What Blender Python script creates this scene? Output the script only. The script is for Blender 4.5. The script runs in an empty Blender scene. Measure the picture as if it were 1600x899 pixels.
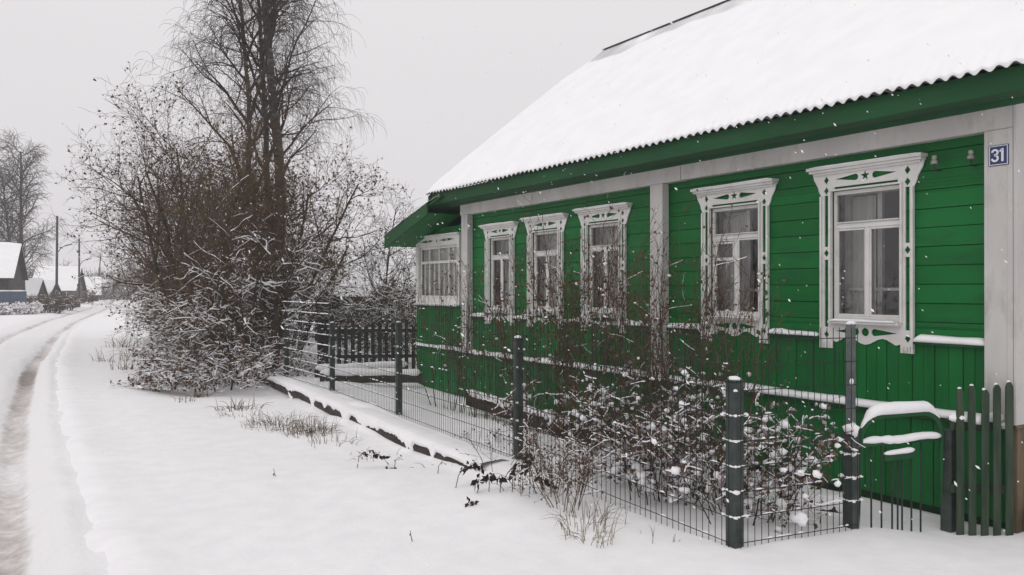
import bpy, math, random
import numpy as np
from mathutils import Vector, noise

SC = bpy.context.scene
COL = SC.collection
R = math.radians

# ------------------------------------------------------------------ camera, sky, light
cam_d = bpy.data.cameras.new("camera")
cam = bpy.data.objects.new("camera", cam_d)
COL.objects.link(cam)
cam.location = (0, 0, 1.6)
cam.rotation_euler = (R(90.1), 0, R(-32.62))
cam_d.sensor_width = 36
cam_d.lens = 28.12
cam_d.clip_start = 0.05
cam_d.clip_end = 3000
SC.camera = cam

SUN_EL, SUN_AZ = 48, 250            # azimuth, clockwise from +Y: behind and left of the camera
world = bpy.data.worlds.new("World")
SC.world = world
world.use_nodes = True
wn = world.node_tree.nodes
wl = world.node_tree.links
wn.clear()
w_out = wn.new('ShaderNodeOutputWorld')
w_bg = wn.new('ShaderNodeBackground')
w_bg.inputs['Strength'].default_value = 0.1
sky = wn.new('ShaderNodeTexSky')
sky.sky_type = 'NISHITA'
sky.sun_disc = False
sky.sun_elevation = R(SUN_EL)
sky.sun_rotation = R(SUN_AZ)
sky.dust_density = 4
hs = wn.new('ShaderNodeHueSaturation')
hs.inputs['Saturation'].default_value = 0.04
wl.new(sky.outputs[0], hs.inputs['Color'])
tc = wn.new('ShaderNodeTexCoord')
sep = wn.new('ShaderNodeSeparateXYZ')
wl.new(tc.outputs['Generated'], sep.inputs[0])
cl = wn.new('ShaderNodeTexNoise')                 # very soft cloud mottling of the overcast
cl.inputs['Scale'].default_value = 1.6
cl.inputs['Detail'].default_value = 3
wl.new(tc.outputs['Generated'], cl.inputs['Vector'])
m1 = wn.new('ShaderNodeMath'); m1.operation = 'MULTIPLY_ADD'
m1.inputs[1].default_value = 0.12
m1.inputs[2].default_value = -0.06
wl.new(cl.outputs['Fac'], m1.inputs[0])
m2 = wn.new('ShaderNodeMath'); m2.operation = 'ADD'
wl.new(sep.outputs['Z'], m2.inputs[0]); wl.new(m1.outputs[0], m2.inputs[1])
ramp = wn.new('ShaderNodeValToRGB')
cr = ramp.color_ramp
cr.elements[0].position = 0.0; cr.elements[0].color = (0.838, 0.806, 0.838, 1)
cr.elements[1].position = 1.0; cr.elements[1].color = (1.06, 1.04, 1.055, 1)
e = cr.elements.new(0.4); e.color = (0.95, 0.925, 0.943, 1)
wl.new(m2.outputs[0], ramp.inputs[0])
sc8 = wn.new('ShaderNodeVectorMath'); sc8.operation = 'SCALE'
sc8.inputs['Scale'].default_value = 8.6
wl.new(ramp.outputs[0], sc8.inputs[0])
mixw = wn.new('ShaderNodeMixRGB')
mixw.inputs[0].default_value = 0.95
wl.new(hs.outputs[0], mixw.inputs[1]); wl.new(sc8.outputs[0], mixw.inputs[2])
wl.new(mixw.outputs[0], w_bg.inputs['Color'])
wl.new(w_bg.outputs[0], w_out.inputs[0])

sun_d = bpy.data.lights.new("sun", 'SUN')
sun_d.energy = 0.5
sun_d.angle = R(40)
sun_d.color = (1, 0.985, 0.965)
sun = bpy.data.objects.new("sun", sun_d)
COL.objects.link(sun)
_az, _el = R(SUN_AZ), R(SUN_EL)
_sd = Vector((math.sin(_az) * math.cos(_el), math.cos(_az) * math.cos(_el), math.sin(_el)))
sun.rotation_euler = _sd.to_track_quat('Z', 'Y').to_euler()

SC.view_settings.view_transform = 'Standard'
SC.view_settings.look = 'None'
SC.view_settings.gamma = 1
SC.view_settings.exposure = 0.04
SC.view_settings.use_curve_mapping = False
SC.cycles.max_bounces = 6
SC.cycles.transparent_max_bounces = 12
SC.cycles.volume_bounces = 1

rng = np.random.default_rng(31)
random.seed(31)

# ------------------------------------------------------------------ materials
def new_mat(name):
    m = bpy.data.materials.new(name)
    m.use_nodes = True
    nt = m.node_tree
    return m, nt, nt.nodes['Principled BSDF']

def noisy(name, c1, c2, scale=6, rough=0.7, bump=0.0, bscale=40, stretch=(1, 1, 1), detail=5, lo=0.35, hi=0.65,
          spec=0.3, c3=None, s3=2, lo3=0.55, hi3=0.7, bdist=0.01, island=0):
    """two colours mottled by noise, an optional third as patches of wear, optional bump"""
    m, nt, b = new_mat(name)
    n, l = nt.nodes, nt.links
    tcn = n.new('ShaderNodeTexCoord')
    mp = n.new('ShaderNodeMapping'); mp.inputs['Scale'].default_value = stretch
    l.new(tcn.outputs['Object'], mp.inputs[0])
    t = n.new('ShaderNodeTexNoise'); t.inputs['Scale'].default_value = scale; t.inputs['Detail'].default_value = detail
    l.new(mp.outputs[0], t.inputs['Vector'])
    r = n.new('ShaderNodeValToRGB')
    r.color_ramp.elements[0].position = lo; r.color_ramp.elements[0].color = (*c1, 1)
    r.color_ramp.elements[1].position = hi; r.color_ramp.elements[1].color = (*c2, 1)
    l.new(t.outputs['Fac'], r.inputs[0])
    out = r.outputs[0]
    if c3:
        t3 = n.new('ShaderNodeTexNoise'); t3.inputs['Scale'].default_value = s3; t3.inputs['Detail'].default_value = 8
        t3.inputs['Roughness'].default_value = 0.65
        l.new(mp.outputs[0], t3.inputs['Vector'])
        r3 = n.new('ShaderNodeMapRange')
        r3.inputs['From Min'].default_value = lo3; r3.inputs['From Max'].default_value = hi3
        l.new(t3.outputs['Fac'], r3.inputs['Value'])
        mx = n.new('ShaderNodeMixRGB'); mx.inputs[2].default_value = (*c3, 1)
        l.new(r3.outputs[0], mx.inputs[0]); l.new(out, mx.inputs[1])
        out = mx.outputs[0]
    if island:                                       # every board takes the paint a little differently
        ge = n.new('ShaderNodeNewGeometry')
        mr = n.new('ShaderNodeMapRange'); mr.inputs['To Min'].default_value = 1 - island; mr.inputs['To Max'].default_value = 1 + island * .6
        l.new(ge.outputs['Random Per Island'], mr.inputs['Value'])
        hv_ = n.new('ShaderNodeHueSaturation'); l.new(mr.outputs[0], hv_.inputs['Value']); l.new(out, hv_.inputs['Color'])
        out = hv_.outputs[0]
    l.new(out, b.inputs['Base Color'])
    b.inputs['Roughness'].default_value = rough
    b.inputs['Specular IOR Level'].default_value = spec
    if bump:
        tb = n.new('ShaderNodeTexNoise'); tb.inputs['Scale'].default_value = bscale; tb.inputs['Detail'].default_value = 6
        l.new(mp.outputs[0], tb.inputs['Vector'])
        bm = n.new('ShaderNodeBump'); bm.inputs['Strength'].default_value = bump; bm.inputs['Distance'].default_value = bdist
        l.new(tb.outputs['Fac'], bm.inputs['Height'])
        l.new(bm.outputs[0], b.inputs['Normal'])
    return m

M = {}
M['snow'] = noisy('fresh_snow', (.85, .84, .855), (.90, .89, .90), 5, .75, .35, 22, spec=.2, bdist=.012)
M['roof_snow'] = noisy('roof_snow', (.89, .89, .90), (.93, .93, .935), 3, .75, .25, 14, spec=.2, bdist=.012)
M['green'] = noisy('green_paint', (.002, .108, .019), (.004, .140, .029), 3.0, .5, .25, 60, (1, .35, 1.3), spec=.2, island=.16,
                   c3=(.011, .068, .026), s3=5, lo3=.52, hi3=.8, bdist=.004)
M['green_plank'] = noisy('green_paint_planks', (.002, .106, .019), (.004, .138, .029), 3.5, .5, .25, 50, (1, 1.4, .3), spec=.2, island=.18,
                         c3=(.012, .070, .026), s3=4, lo3=.52, hi3=.8, bdist=.004)
M['green_dark'] = noisy('green_eave_paint', (.005, .056, .016), (.009, .078, .023), 3, .6, .2, 40, (1, .3, 1), spec=.25,
                        c3=(.030, .07, .035), s3=4, lo3=.5, hi3=.8, bdist=.004)
M['gap'] = noisy('shadow_board', (.004, .03, .01), (.006, .04, .014), 5, .9)
M['white'] = noisy('weathered_white_paint', (.47, .455, .44), (.55, .535, .515), 3, .55, .2, 45, (1, 1, .45), spec=.3,
                   c3=(.31, .295, .265), s3=6, lo3=.5, hi3=.82, bdist=.004)
M['trim'] = noisy('white_trim_paint', (.62, .61, .59), (.70, .69, .67), 4, .5, .15, 60, spec=.35,
                  c3=(.36, .35, .32), s3=7, lo3=.55, hi3=.85, bdist=.003)
M['sheet'] = noisy('fibre_cement_sheet', (.035, .04, .038), (.07, .075, .07), 8, .85, .2, 60)
M['brown_board'] = noisy('brown_boards', (.085, .062, .036), (.15, .11, .065), 5, .8, .4, 40, (3, 3, .4), bdist=.006)
M['wet_wood'] = noisy('wet_dark_wood', (.022, .018, .014), (.06, .048, .038), 9, .8, .5, 45, (1, .3, 2), bdist=.006)
M['picket'] = noisy('old_green_pickets', (.018, .040, .024), (.045, .070, .040), 7, .7, .4, 40, (3, 3, .5),
                    c3=(.06, .065, .045), s3=5, lo3=.5, hi3=.75, bdist=.004)
M['dark_picket'] = noisy('dark_weathered_pickets', (.012, .013, .011), (.035, .036, .03), 7, .85, .3, 40, (3, 3, .5))
M['post'] = noisy('dark_green_steel_post', (.026, .038, .033), (.052, .066, .058), 12, .55, .2, 60,
                  c3=(.07, .075, .072), s3=9, lo3=.58, hi3=.75)
M['post_grey'] = noisy('grey_steel_post', (.075, .085, .085), (.13, .14, .14), 14, .5, .2, 60)
M['wire'] = noisy('dark_wire', (.010, .018, .014), (.022, .032, .026), 20, .6)
M['bark'] = noisy('brown_bark', (.030, .022, .014), (.075, .056, .034), 9, .9, .5, 50, (2, 2, .6), c3=(.05, .055, .026), s3=3, lo3=.45, hi3=.7)
M['twig'] = noisy('brown_twig', (.052, .033, .022), (.115, .074, .048), 3, .9)
M['twig_olive'] = noisy('mossy_twig', (.064, .042, .020), (.13, .088, .044), 2, .9)
M['twig_dark'] = noisy('dark_twig', (.034, .022, .017), (.080, .053, .040), 3, .9)
M['birch_bark'] = noisy('birch_bark', (.040, .034, .028), (.10, .088, .072), 5, .9, .4, 30, (1, 1, 2.5), c3=(.24, .22, .20), s3=2, lo3=.58, hi3=.72)
M['birch_twig'] = noisy('birch_twig', (.034, .025, .022), (.065, .050, .043), 3, .9)
M['leaf'] = noisy('dry_brown_leaf', (.050, .028, .014), (.14, .082, .042), 14, .8)
M['leaf_red'] = noisy('dry_russet_leaf', (.070, .036, .024), (.15, .085, .055), 14, .8)
M['leaf_green'] = noisy('faded_green_leaf', (.035, .050, .022), (.075, .085, .035), 14, .8)
M['leaf_black'] = noisy('frosted_black_leaf', (.010, .008, .007), (.035, .027, .022), 14, .8)
M['grass'] = noisy('dry_grass', (.065, .045, .028), (.20, .15, .095), 8, .85)
M['grass_green'] = noisy('faded_grass', (.11, .115, .05), (.25, .22, .11), 8, .85)
M['mauve'] = noisy('dead_flower_heads', (.20, .15, .17), (.34, .27, .30), 10, .9)
M['curtain'] = noisy('pale_curtain', (.55, .54, .51), (.68, .67, .64), 6, .9, .3, 12, (1, 8, .3))
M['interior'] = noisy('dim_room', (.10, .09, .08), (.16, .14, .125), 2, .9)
M['plate_blue'] = noisy('enamel_blue', (.012, .022, .11), (.016, .028, .13), 5, .3, spec=.5)
M['plate_white'] = noisy('enamel_white', (.72, .73, .75), (.8, .8, .82), 5, .3, spec=.5)
M['ceramic'] = noisy('old_ceramic', (.20, .20, .17), (.32, .31, .27), 12, .35, spec=.5)
M['pole_wood'] = noisy('grey_pole_wood', (.035, .032, .03), (.075, .068, .062), 6, .9, .3, 20, (4, 4, .4))
M['far_dark'] = noisy('far_dark_timber', (.030, .028, .028), (.055, .052, .05), 3, .9, .3, 8, (1, 1, 4))
M['far_brown'] = noisy('far_brown_timber', (.10, .07, .058), (.15, .11, .09), 3, .9, .3, 8, (1, 1, 4))
M['far_blue'] = noisy('far_blue_boards', (.060, .095, .15), (.09, .13, .19), 3, .8, .3, 8, (4, 4, 1))
M['far_grey'] = noisy('far_grey_timber', (.13, .125, .12), (.19, .18, .17), 3, .9, .3, 8, (1, 1, 4))
M['steel'] = noisy('galvanised_steel', (.16, .17, .17), (.24, .25, .25), 10, .45)
M['dark_glass'] = noisy('far_window_glass', (.02, .022, .025), (.03, .032, .036), 2, .1, spec=.6)

def glass_mat():
    m = bpy.data.materials.new('window_glass'); m.use_nodes = True
    nt = m.node_tree; n, l = nt.nodes, nt.links; n.clear()
    o = n.new('ShaderNodeOutputMaterial')
    tr = n.new('ShaderNodeBsdfTransparent'); tr.inputs[0].default_value = (.88, .89, .88, 1)
    gl = n.new('ShaderNodeBsdfGlossy'); gl.inputs['Roughness'].default_value = .04
    tcn = n.new('ShaderNodeTexCoord')
    t = n.new('ShaderNodeTexNoise'); t.inputs['Scale'].default_value = 3
    l.new(tcn.outputs['Object'], t.inputs['Vector'])
    bm = n.new('ShaderNodeBump'); bm.inputs['Strength'].default_value = .25; bm.inputs['Distance'].default_value = .01
    l.new(t.outputs['Fac'], bm.inputs['Height']); l.new(bm.outputs[0], gl.inputs['Normal'])
    fr = n.new('ShaderNodeFresnel'); fr.inputs[0].default_value = 1.5
    ad = n.new('ShaderNodeMath'); ad.operation = 'MULTIPLY_ADD'; ad.inputs[1].default_value = 1.0; ad.inputs[2].default_value = .06
    l.new(fr.outputs[0], ad.inputs[0])
    mx = n.new('ShaderNodeMixShader')
    l.new(ad.outputs[0], mx.inputs[0]); l.new(tr.outputs[0], mx.inputs[1]); l.new(gl.outputs[0], mx.inputs[2])
    l.new(mx.outputs[0], o.inputs[0])
    return m
M['glass'] = glass_mat()

def road_mat():
    """trodden snow; brown slush where the painted wear attribute says wheels have run"""
    m, nt, b = new_mat('road_slush')
    n, l = nt.nodes, nt.links
    at = n.new('ShaderNodeAttribute'); at.attribute_name = 'wear'
    tcn = n.new('ShaderNodeTexCoord')
    t = n.new('ShaderNodeTexNoise'); t.inputs['Scale'].default_value = 7; t.inputs['Detail'].default_value = 9; t.inputs['Roughness'].default_value = .7
    l.new(tcn.outputs['Object'], t.inputs['Vector'])
    ad = n.new('ShaderNodeMath'); ad.operation = 'MULTIPLY_ADD'; ad.inputs[1].default_value = 2.2; ad.inputs[2].default_value = -1.2
    l.new(t.outputs['Fac'], ad.inputs[0])
    sm = n.new('ShaderNodeMath'); sm.operation = 'ADD'
    l.new(at.outputs['Fac'], sm.inputs[0]); l.new(ad.outputs[0], sm.inputs[1])
    ml = n.new('ShaderNodeMath'); ml.operation = 'MULTIPLY'; ml.use_clamp = True
    l.new(sm.outputs[0], ml.inputs[0]); l.new(at.outputs['Fac'], ml.inputs[1])
    r = n.new('ShaderNodeValToRGB')
    e0, e1 = r.color_ramp.elements
    e0.position = .02; e0.color = (.82, .81, .82, 1)
    e1.position = 1; e1.color = (.25, .218, .195, 1)
    ee = r.color_ramp.elements.new(.35); ee.color = (.60, .565, .55, 1)
    l.new(ml.outputs[0], r.inputs[0]); l.new(r.outputs[0], b.inputs['Base Color'])
    b.inputs['Roughness'].default_value = .65
    t2 = n.new('ShaderNodeTexNoise'); t2.inputs['Scale'].default_value = 26; t2.inputs['Detail'].default_value = 6
    l.new(tcn.outputs['Object'], t2.inputs['Vector'])
    bm = n.new('ShaderNodeBump'); bm.inputs['Strength'].default_value = .5; bm.inputs['Distance'].default_value = .02
    l.new(t2.outputs['Fac'], bm.inputs['Height']); l.new(bm.outputs[0], b.inputs['Normal'])
    return m
M['road'] = road_mat()

# ------------------------------------------------------------------ builders
class MB:
    """collects geometry (world coordinates) and links it as one mesh"""
    def __init__(self):
        self.V = []; self.F = []; self.n = 0
    def add(self, verts, faces):
        verts = np.asarray(verts, float).reshape(-1, 3)
        k = self.n
        self.V.append(verts)
        self.F.extend([tuple(i + k for i in f) for f in faces])
        self.n += len(verts)
    def box(self, x0, x1, y0, y1, z0, z1):
        v = [(x0, y0, z0), (x1, y0, z0), (x1, y1, z0), (x0, y1, z0), (x0, y0, z1), (x1, y0, z1), (x1, y1, z1), (x0, y1, z1)]
        self.add(v, [(3, 2, 1, 0), (4, 5, 6, 7), (0, 1, 5, 4), (1, 2, 6, 5), (2, 3, 7, 6), (3, 0, 4, 7)])
    def bar(self, p, q, w, h, up=(0, 0, 1)):
        """box of section w (sideways) x h (up) from p to q"""
        p, q, up = Vector(p), Vector(q), Vector(up)
        d = (q - p).normalized()
        s = d.cross(up)
        if s.length < 1e-4: s = d.cross(Vector((1, 0, 0)))
        s.normalize(); u = s.cross(d).normalized()
        s *= w / 2; u *= h / 2
        v = [p - s - u, p + s - u, p + s + u, p - s + u, q - s - u, q + s - u, q + s + u, q - s + u]
        self.add([tuple(a) for a in v], [(0, 1, 2, 3), (7, 6, 5, 4), (0, 4, 5, 1), (1, 5, 6, 2), (2, 6, 7, 3), (3, 7, 4, 0)])
    def prism(self, outline, axis_vec, base=(0, 0, 0)):
        """extrude a planar outline (3D points) along a vector"""
        a = np.asarray(outline, float) + np.asarray(base, float)
        n = len(a)
        v = np.vstack([a, a + np.asarray(axis_vec, float)])
        self.add(v, [tuple(range(n))[::-1], tuple(range(n, 2 * n))] + [(i, (i + 1) % n, n + (i + 1) % n, n + i) for i in range(n)])
    def tubes(self, polys, smin=3):
        """polys: list of (pts (n,3), radii (n,)); sides follow the thickness"""
        groups = {}
        for p, r in polys:
            s = 8 if r[0] > .06 else 6 if r[0] > .02 else 4 if r[0] > .006 else 3
            groups.setdefault((len(p), max(s, smin)), []).append((p, r))
        for (n, s), lst in groups.items():
            P = np.array([a for a, _ in lst], float); Rr = np.array([b for _, b in lst], float)
            T = np.empty_like(P)
            T[:, 1:-1] = P[:, 2:] - P[:, :-2]; T[:, 0] = P[:, 1] - P[:, 0]; T[:, -1] = P[:, -1] - P[:, -2]
            T /= np.maximum(np.linalg.norm(T, axis=2, keepdims=True), 1e-9)
            mean = T.mean(axis=1)
            ref = np.where(np.abs(mean[:, 2:3]) > .8, np.array([[1., .2, 0]]), np.array([[0, 0, 1.]]))
            U = np.cross(T, ref[:, None, :]); U /= np.maximum(np.linalg.norm(U, axis=2, keepdims=True), 1e-9)
            W = np.cross(T, U)
            a = np.arange(s) * 2 * np.pi / s
            ring = (P[:, :, None, :] + Rr[:, :, None, None] * (U[:, :, None, :] * np.cos(a)[None, None, :, None] + W[:, :, None, :] * np.sin(a)[None, None, :, None]))
            m = len(lst)
            base = self.n + np.arange(m)[:, None, None] * (n * s)
            i = np.arange(n - 1)[None, :, None] * s
            j = np.arange(s)[None, None, :]
            j2 = (j + 1) % s
            f = np.stack(np.broadcast_arrays(base + i + j, base + i + j2, base + i + s + j2, base + i + s + j), axis=-1).reshape(-1, 4)
            self.V.append(ring.reshape(-1, 3)); self.n += m * n * s
            self.F.extend(map(tuple, f.tolist()))
            if Rr[0, 0] > .004 or True:
                caps = (base[:, 0, :] + (n - 1) * s + np.arange(s)[None, :]).tolist()
                self.F.extend(map(tuple, caps))
    def leaves(self, pos, size, rg, stretch=1.7, fold=.35, down=.3):
        """small folded leaves at pos (m,3)"""
        m = len(pos)
        if m == 0: return
        pos = np.asarray(pos, float)
        d = rg.normal(size=(m, 3)); d[:, 2] -= down; d /= np.linalg.norm(d, axis=1, keepdims=True)
        s = np.cross(d, rg.normal(size=(m, 3))); s /= np.maximum(np.linalg.norm(s, axis=1, keepdims=True), 1e-6)
        nn = np.cross(d, s)
        L = (size * rg.uniform(.6, 1.35, m))[:, None]
        tip = pos + d * L * stretch
        mid = pos + d * L * stretch * .45
        a = mid + s * L * .5 + nn * L * fold * rg.uniform(-.6, 1, (m, 1))
        b = mid - s * L * .5 + nn * L * fold * rg.uniform(-.6, 1, (m, 1))
        v = np.stack([pos, a, tip, b], axis=1).reshape(-1, 3)
        k = self.n
        self.V.append(v); self.n += 4 * m
        for i in range(m):
            o = k + 4 * i
            self.F.append((o, o + 1, o + 2)); self.F.append((o, o + 2, o + 3))
    def blob(self, c, rx, ry, rz, rg, rough=.18, nu=8, nv=5):
        """an uneven lump of snow"""
        v = []; f = []
        for i in range(nv + 1):
            th = math.pi * i / nv
            for j in range(nu):
                ph = 2 * math.pi * j / nu
                k = 1 + rg.uniform(-rough, rough)
                v.append((c[0] + rx * k * math.sin(th) * math.cos(ph), c[1] + ry * k * math.sin(th) * math.sin(ph), c[2] + rz * k * math.cos(th)))
        for i in range(nv):
            for j in range(nu):
                f.append((i * nu + j, (i + 1) * nu + j, (i + 1) * nu + (j + 1) % nu, i * nu + (j + 1) % nu))
        self.add(v, f)
    def lathe(self, c, prof, s=12):
        v = []; f = []
        for r, z in prof:
            for j in range(s):
                a = 2 * math.pi * j / s
                v.append((c[0] + r * math.cos(a), c[1] + r * math.sin(a), c[2] + z))
        n = len(prof)
        for i in range(n - 1):
            for j in range(s):
                f.append((i * s + j, i * s + (j + 1) % s, (i + 1) * s + (j + 1) % s, (i + 1) * s + j))
        f.append(tuple(range(s))[::-1]); f.append(tuple((n - 1) * s + j for j in range(s)))
        self.add(v, f)
    def build(self, name, mat, parent=None, smooth=False, bevel=0, recalc=False):
        me = bpy.data.meshes.new(name)
        V = np.vstack(self.V)
        off = wpos(parent)
        me.from_pydata((V - np.array(off)).tolist(), [], self.F)
        me.materials.append(M[mat] if isinstance(mat, str) else mat)
        if recalc:
            import bmesh
            b = bmesh.new(); b.from_mesh(me); bmesh.ops.recalc_face_normals(b, faces=b.faces); b.to_mesh(me); b.free()
        if smooth:
            me.polygons.foreach_set('use_smooth', [True] * len(me.polygons))
        me.update()
        o = bpy.data.objects.new(name, me)
        COL.objects.link(o)
        if parent: o.parent = parent
        if bevel:
            bv = o.modifiers.new('bevel', 'BEVEL'); bv.width = bevel; bv.segments = 1; bv.limit_method = 'ANGLE'
        return o

def wpos(o):
    p = Vector((0, 0, 0))
    while o:
        p += o.location; o = o.parent
    return tuple(p)

def tag(o, label=None, cat=None, group=None, kind=None):
    if label and not 4 <= len(label.split()) <= 16: print('LABEL', len(label.split()), label)
    if label: o['label'] = label
    if cat: o['category'] = cat
    if group: o['group'] = group
    if kind: o['kind'] = kind
    return o

def thing(name, label, cat, loc=(0, 0, 0), group=None):
    o = bpy.data.objects.new(name, None)
    o.empty_display_size = .2
    COL.objects.link(o)
    o.location = loc
    return tag(o, label, cat, group)

def copy_tree(o, loc, rz=0, label=None, scale=1, parent=None):
    c = o.copy(); COL.objects.link(c)
    if parent: c.parent = parent
    else:
        c.location = loc; c.rotation_euler = (0, 0, rz); c.scale = (scale,) * 3
        if label: c['label'] = label
    for ch in list(o.children): copy_tree(ch, None, parent=c)
    return c

def cut_board(name, outer, holes, depth, mat, parent, place):
    """a flat board sawn to an outline with real holes; place maps (a, b, depth) to the world"""
    cu = bpy.data.curves.new(name, 'CURVE'); cu.dimensions = '2D'; cu.fill_mode = 'BOTH'
    cu.extrude = depth / 2
    for pl in [outer] + holes:
        sp = cu.splines.new('POLY'); sp.points.add(len(pl) - 1)
        for p, (a, b) in zip(sp.points, pl): p.co = (a, b, 0, 1)
        sp.use_cyclic_u = True
    tmp = bpy.data.objects.new(name, cu); COL.objects.link(tmp)
    dg = bpy.context.evaluated_depsgraph_get(); dg.update()
    me = bpy.data.meshes.new_from_object(tmp.evaluated_get(dg))
    bpy.data.objects.remove(tmp); bpy.data.curves.remove(cu)
    mb = MB()
    mb.add([place(v.co.x, v.co.y, v.co.z) for v in me.vertices], [tuple(p.vertices) for p in me.polygons])
    bpy.data.meshes.remove(me)
    return mb

def fbm(x, y, s, seed=0.0, oct=3):
    return noise.fractal(Vector((x * s + seed, y * s - seed, seed * .37)), 1.0, 2.0, oct)

def sst(a, b, x):
    t = min(1, max(0, (x - a) / (b - a)))
    return t * t * (3 - 2 * t)

# ------------------------------------------------------------------ ground and road
def rut_x(y):
    """x of the right-hand wheel track along the road"""
    pts = [(-40, -.25), (0, -.12), (5, .0), (12, .16), (20, .55), (34, 1.75), (48, 3.4), (68, 6.4), (90, 9.6), (123, 15.0), (180, 27)]
    for (y0, x0), (y1, x1) in zip(pts, pts[1:]):
        if y <= y1: break
    t = (y - y0) / (y1 - y0)
    return x0 + (x1 - x0) * t
GAUGE = 1.5
def log_x(y): return 3.50 + (y - 5.9) * .0515
def ground_h(x, y):
    h = 0.0
    d = math.hypot(x, y)
    k = 1 if d < 60 else max(.0, 1 - (d - 60) / 80)
    h += k * (.035 * fbm(x, y, .35, 3.1, 2) + .012 * fbm(x, y, 1.3, 7.7, 3))
    # verge falls gently away in front of the log edging, farther along
    v = sst(5.5, 12.5, y) * (1 - sst(14, 20, y))
    lx = log_x(y)
    h += v * -.10 * sst(1.4, 2.8, x) * (1 - sst(lx - .05, lx + .05, x))
    h += .028 * fbm(x, y, .9, 4.4, 3) * sst(1.9, 2.7, x) * sst(2.5, 3.5, y) * (1 - sst(14, 20, y)) * (1 - sst(4.4, 4.9, x))
    # terrace behind the log
    ty = sst(4.6, 6.2, y) * (1 - sst(13.6, 15.5, y))
    h += ty * .10 * sst(lx - .06, lx + .06, x) * (1 - .9 * sst(4.5, 5.4, x))
    # hump of snow at the near end of the log
    h += .06 * math.exp(-((x - 3.35) / .45) ** 2 - ((y - 5.3) / .7) ** 2)
    # the yard lies lower along the house
    h += -.12 * sst(4.6, 5.7, x) * sst(2.0, 3.2, y) * (1 - sst(9.5, 13.5, y)) 
    # road bed, slightly sunk, with a small ploughed shoulder
    rx = rut_x(y)
    e = x - rx
    h += -.07 * (1 - sst(.1, .55, e)) * sst(-2.6, -2.0, e)
    h += .035 * math.exp(-((e - .62) / .22) ** 2) * (1 + .8 * fbm(x, y, 2.2, 1.2, 2)) * (1 - sst(30, 60, y))
    return h
def road_h(x, y):
    h = ground_h(x, y)
    rx = rut_x(y)
    e = x - rx
    for c, wdt, dp in ((0, .19, .10), (-GAUGE, .22, .10)):
        h -= dp * math.exp(-((e - c) / wdt) ** 2)
    h += .025 * math.exp(-((e - .38) / .12) ** 2) * (1 + fbm(x, y, 4, 2, 2))
    h += .035 * fbm(x, y, 4.2, 5, 4) * (math.exp(-(e / .45) ** 2) + math.exp(-((e + GAUGE) / .45) ** 2))
    return h

def axis(parts):
    out = []
    for a, b, s in parts:
        n = max(1, int(round((b - a) / s)))
        out += [a + (b - a) * i / n for i in range(n)]
    return out + [parts[-1][1]]
xs = axis([(-500, -100, 50), (-100, -20, 10), (-20, -4, 1), (-4, 7, .14), (7, 16, .6), (16, 60, 4), (60, 120, 10), (120, 500, 40)])
ys = axis([(-60, -4, 8), (-4, 1, .5), (1, 20, .14), (20, 45, .5), (45, 150, 2), (150, 300, 15), (300, 600, 50)])
nx, ny = len(xs), len(ys)
ROAD_L, ROAD_R = -GAUGE - .75, .55
verts = []
for y in ys:
    rx = rut_x(y)
    for x in xs:
        h = ground_h(x, y)
        e = x - rx
        e += .09 * fbm(x, y, 1.7, 3, 3) if y < 45 else 0
        if y < 175: h -= .16 * sst(ROAD_L + .02, ROAD_L + .35, e) * (1 - sst(ROAD_R - .35, ROAD_R - .02, e))
        verts.append((x, y, h))
g = MB(); g.add(verts, [(j * nx + i, j * nx + i + 1, (j + 1) * nx + i + 1, (j + 1) * nx + i) for j in range(ny - 1) for i in range(nx - 1)])
ground = tag(g.build('ground', 'snow', smooth=True), 'snow covered verge and yard', None, kind='structure')

ry = axis([(-8, 1, .5), (1, 14, .09), (14, 45, .4), (45, 175, 2)])
re = [ROAD_L + (ROAD_R - ROAD_L) * i / 104 for i in range(105)]
verts = []; wear = []
for y in ry:
    rx = rut_x(y)
    for i, e in enumerate(re):
        x = rx + e
        edge = min(sst(0, 10, i), sst(0, 10, 104 - i))
        h = road_h(x, y) * edge + (ground_h(x, y) - .03) * (1 - edge) + .004
        verts.append((x, y, h))
        wb = .03 * fbm(0, y, 1.1, 4, 3)
        a = math.exp(-((e + wb) / .155) ** 6) + .9 * math.exp(-((e + GAUGE + wb) / .19) ** 6) + .16 * math.exp(-((e + .75) / .6) ** 2)
        b = .75 + .35 * fbm(x, y, .5, 9, 2) + .5 * math.exp(-((y - 18.5) / 2.2) ** 2) * math.exp(-(e / .5) ** 2)
        wear.append(min(1.2, a * b) * (.9 if y < 40 else .85))
n_e = len(re)
g = MB(); g.add(verts, [(j * n_e + i, j * n_e + i + 1, (j + 1) * n_e + i + 1, (j + 1) * n_e + i) for j in range(len(ry) - 1) for i in range(n_e - 1)])
road = tag(g.build('road', 'road', smooth=True), 'snowy village road with slushy wheel tracks', None, kind='structure')
at = road.data.attributes.new('wear', 'FLOAT', 'POINT')
at.data.foreach_set('value', wear)

# ------------------------------------------------------------------ the green house
D = 6.0                                             # x of the front wall
Z0 = 1.6                                            # heights below were measured from eye level
house = thing('wooden_house', 'long green timber house with white carved window frames and snowy roof', 'house', (D, 6.7, -.12))
YR, YL = 2.79, 10.66                                # right and left ends of the main block
FR_B, FR_T = Z0 + 1.12, Z0 + 1.305                  # frieze board
LEDGE, BASE = Z0 - .40, Z0 - .955                   # sill course and base course
WBOT = -.05

windows = [  # centre y, cornice width, vertical scale, sash width
    (3.965, 1.03, 1.0, .60), (5.355, 1.02, .978, .59), (7.35, 1.00, .955, .57), (8.54, .98, .94, .57), (9.665, .94, .926, .54)]
WB = Z0 - .505                                      # foot of the carved casings

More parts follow.
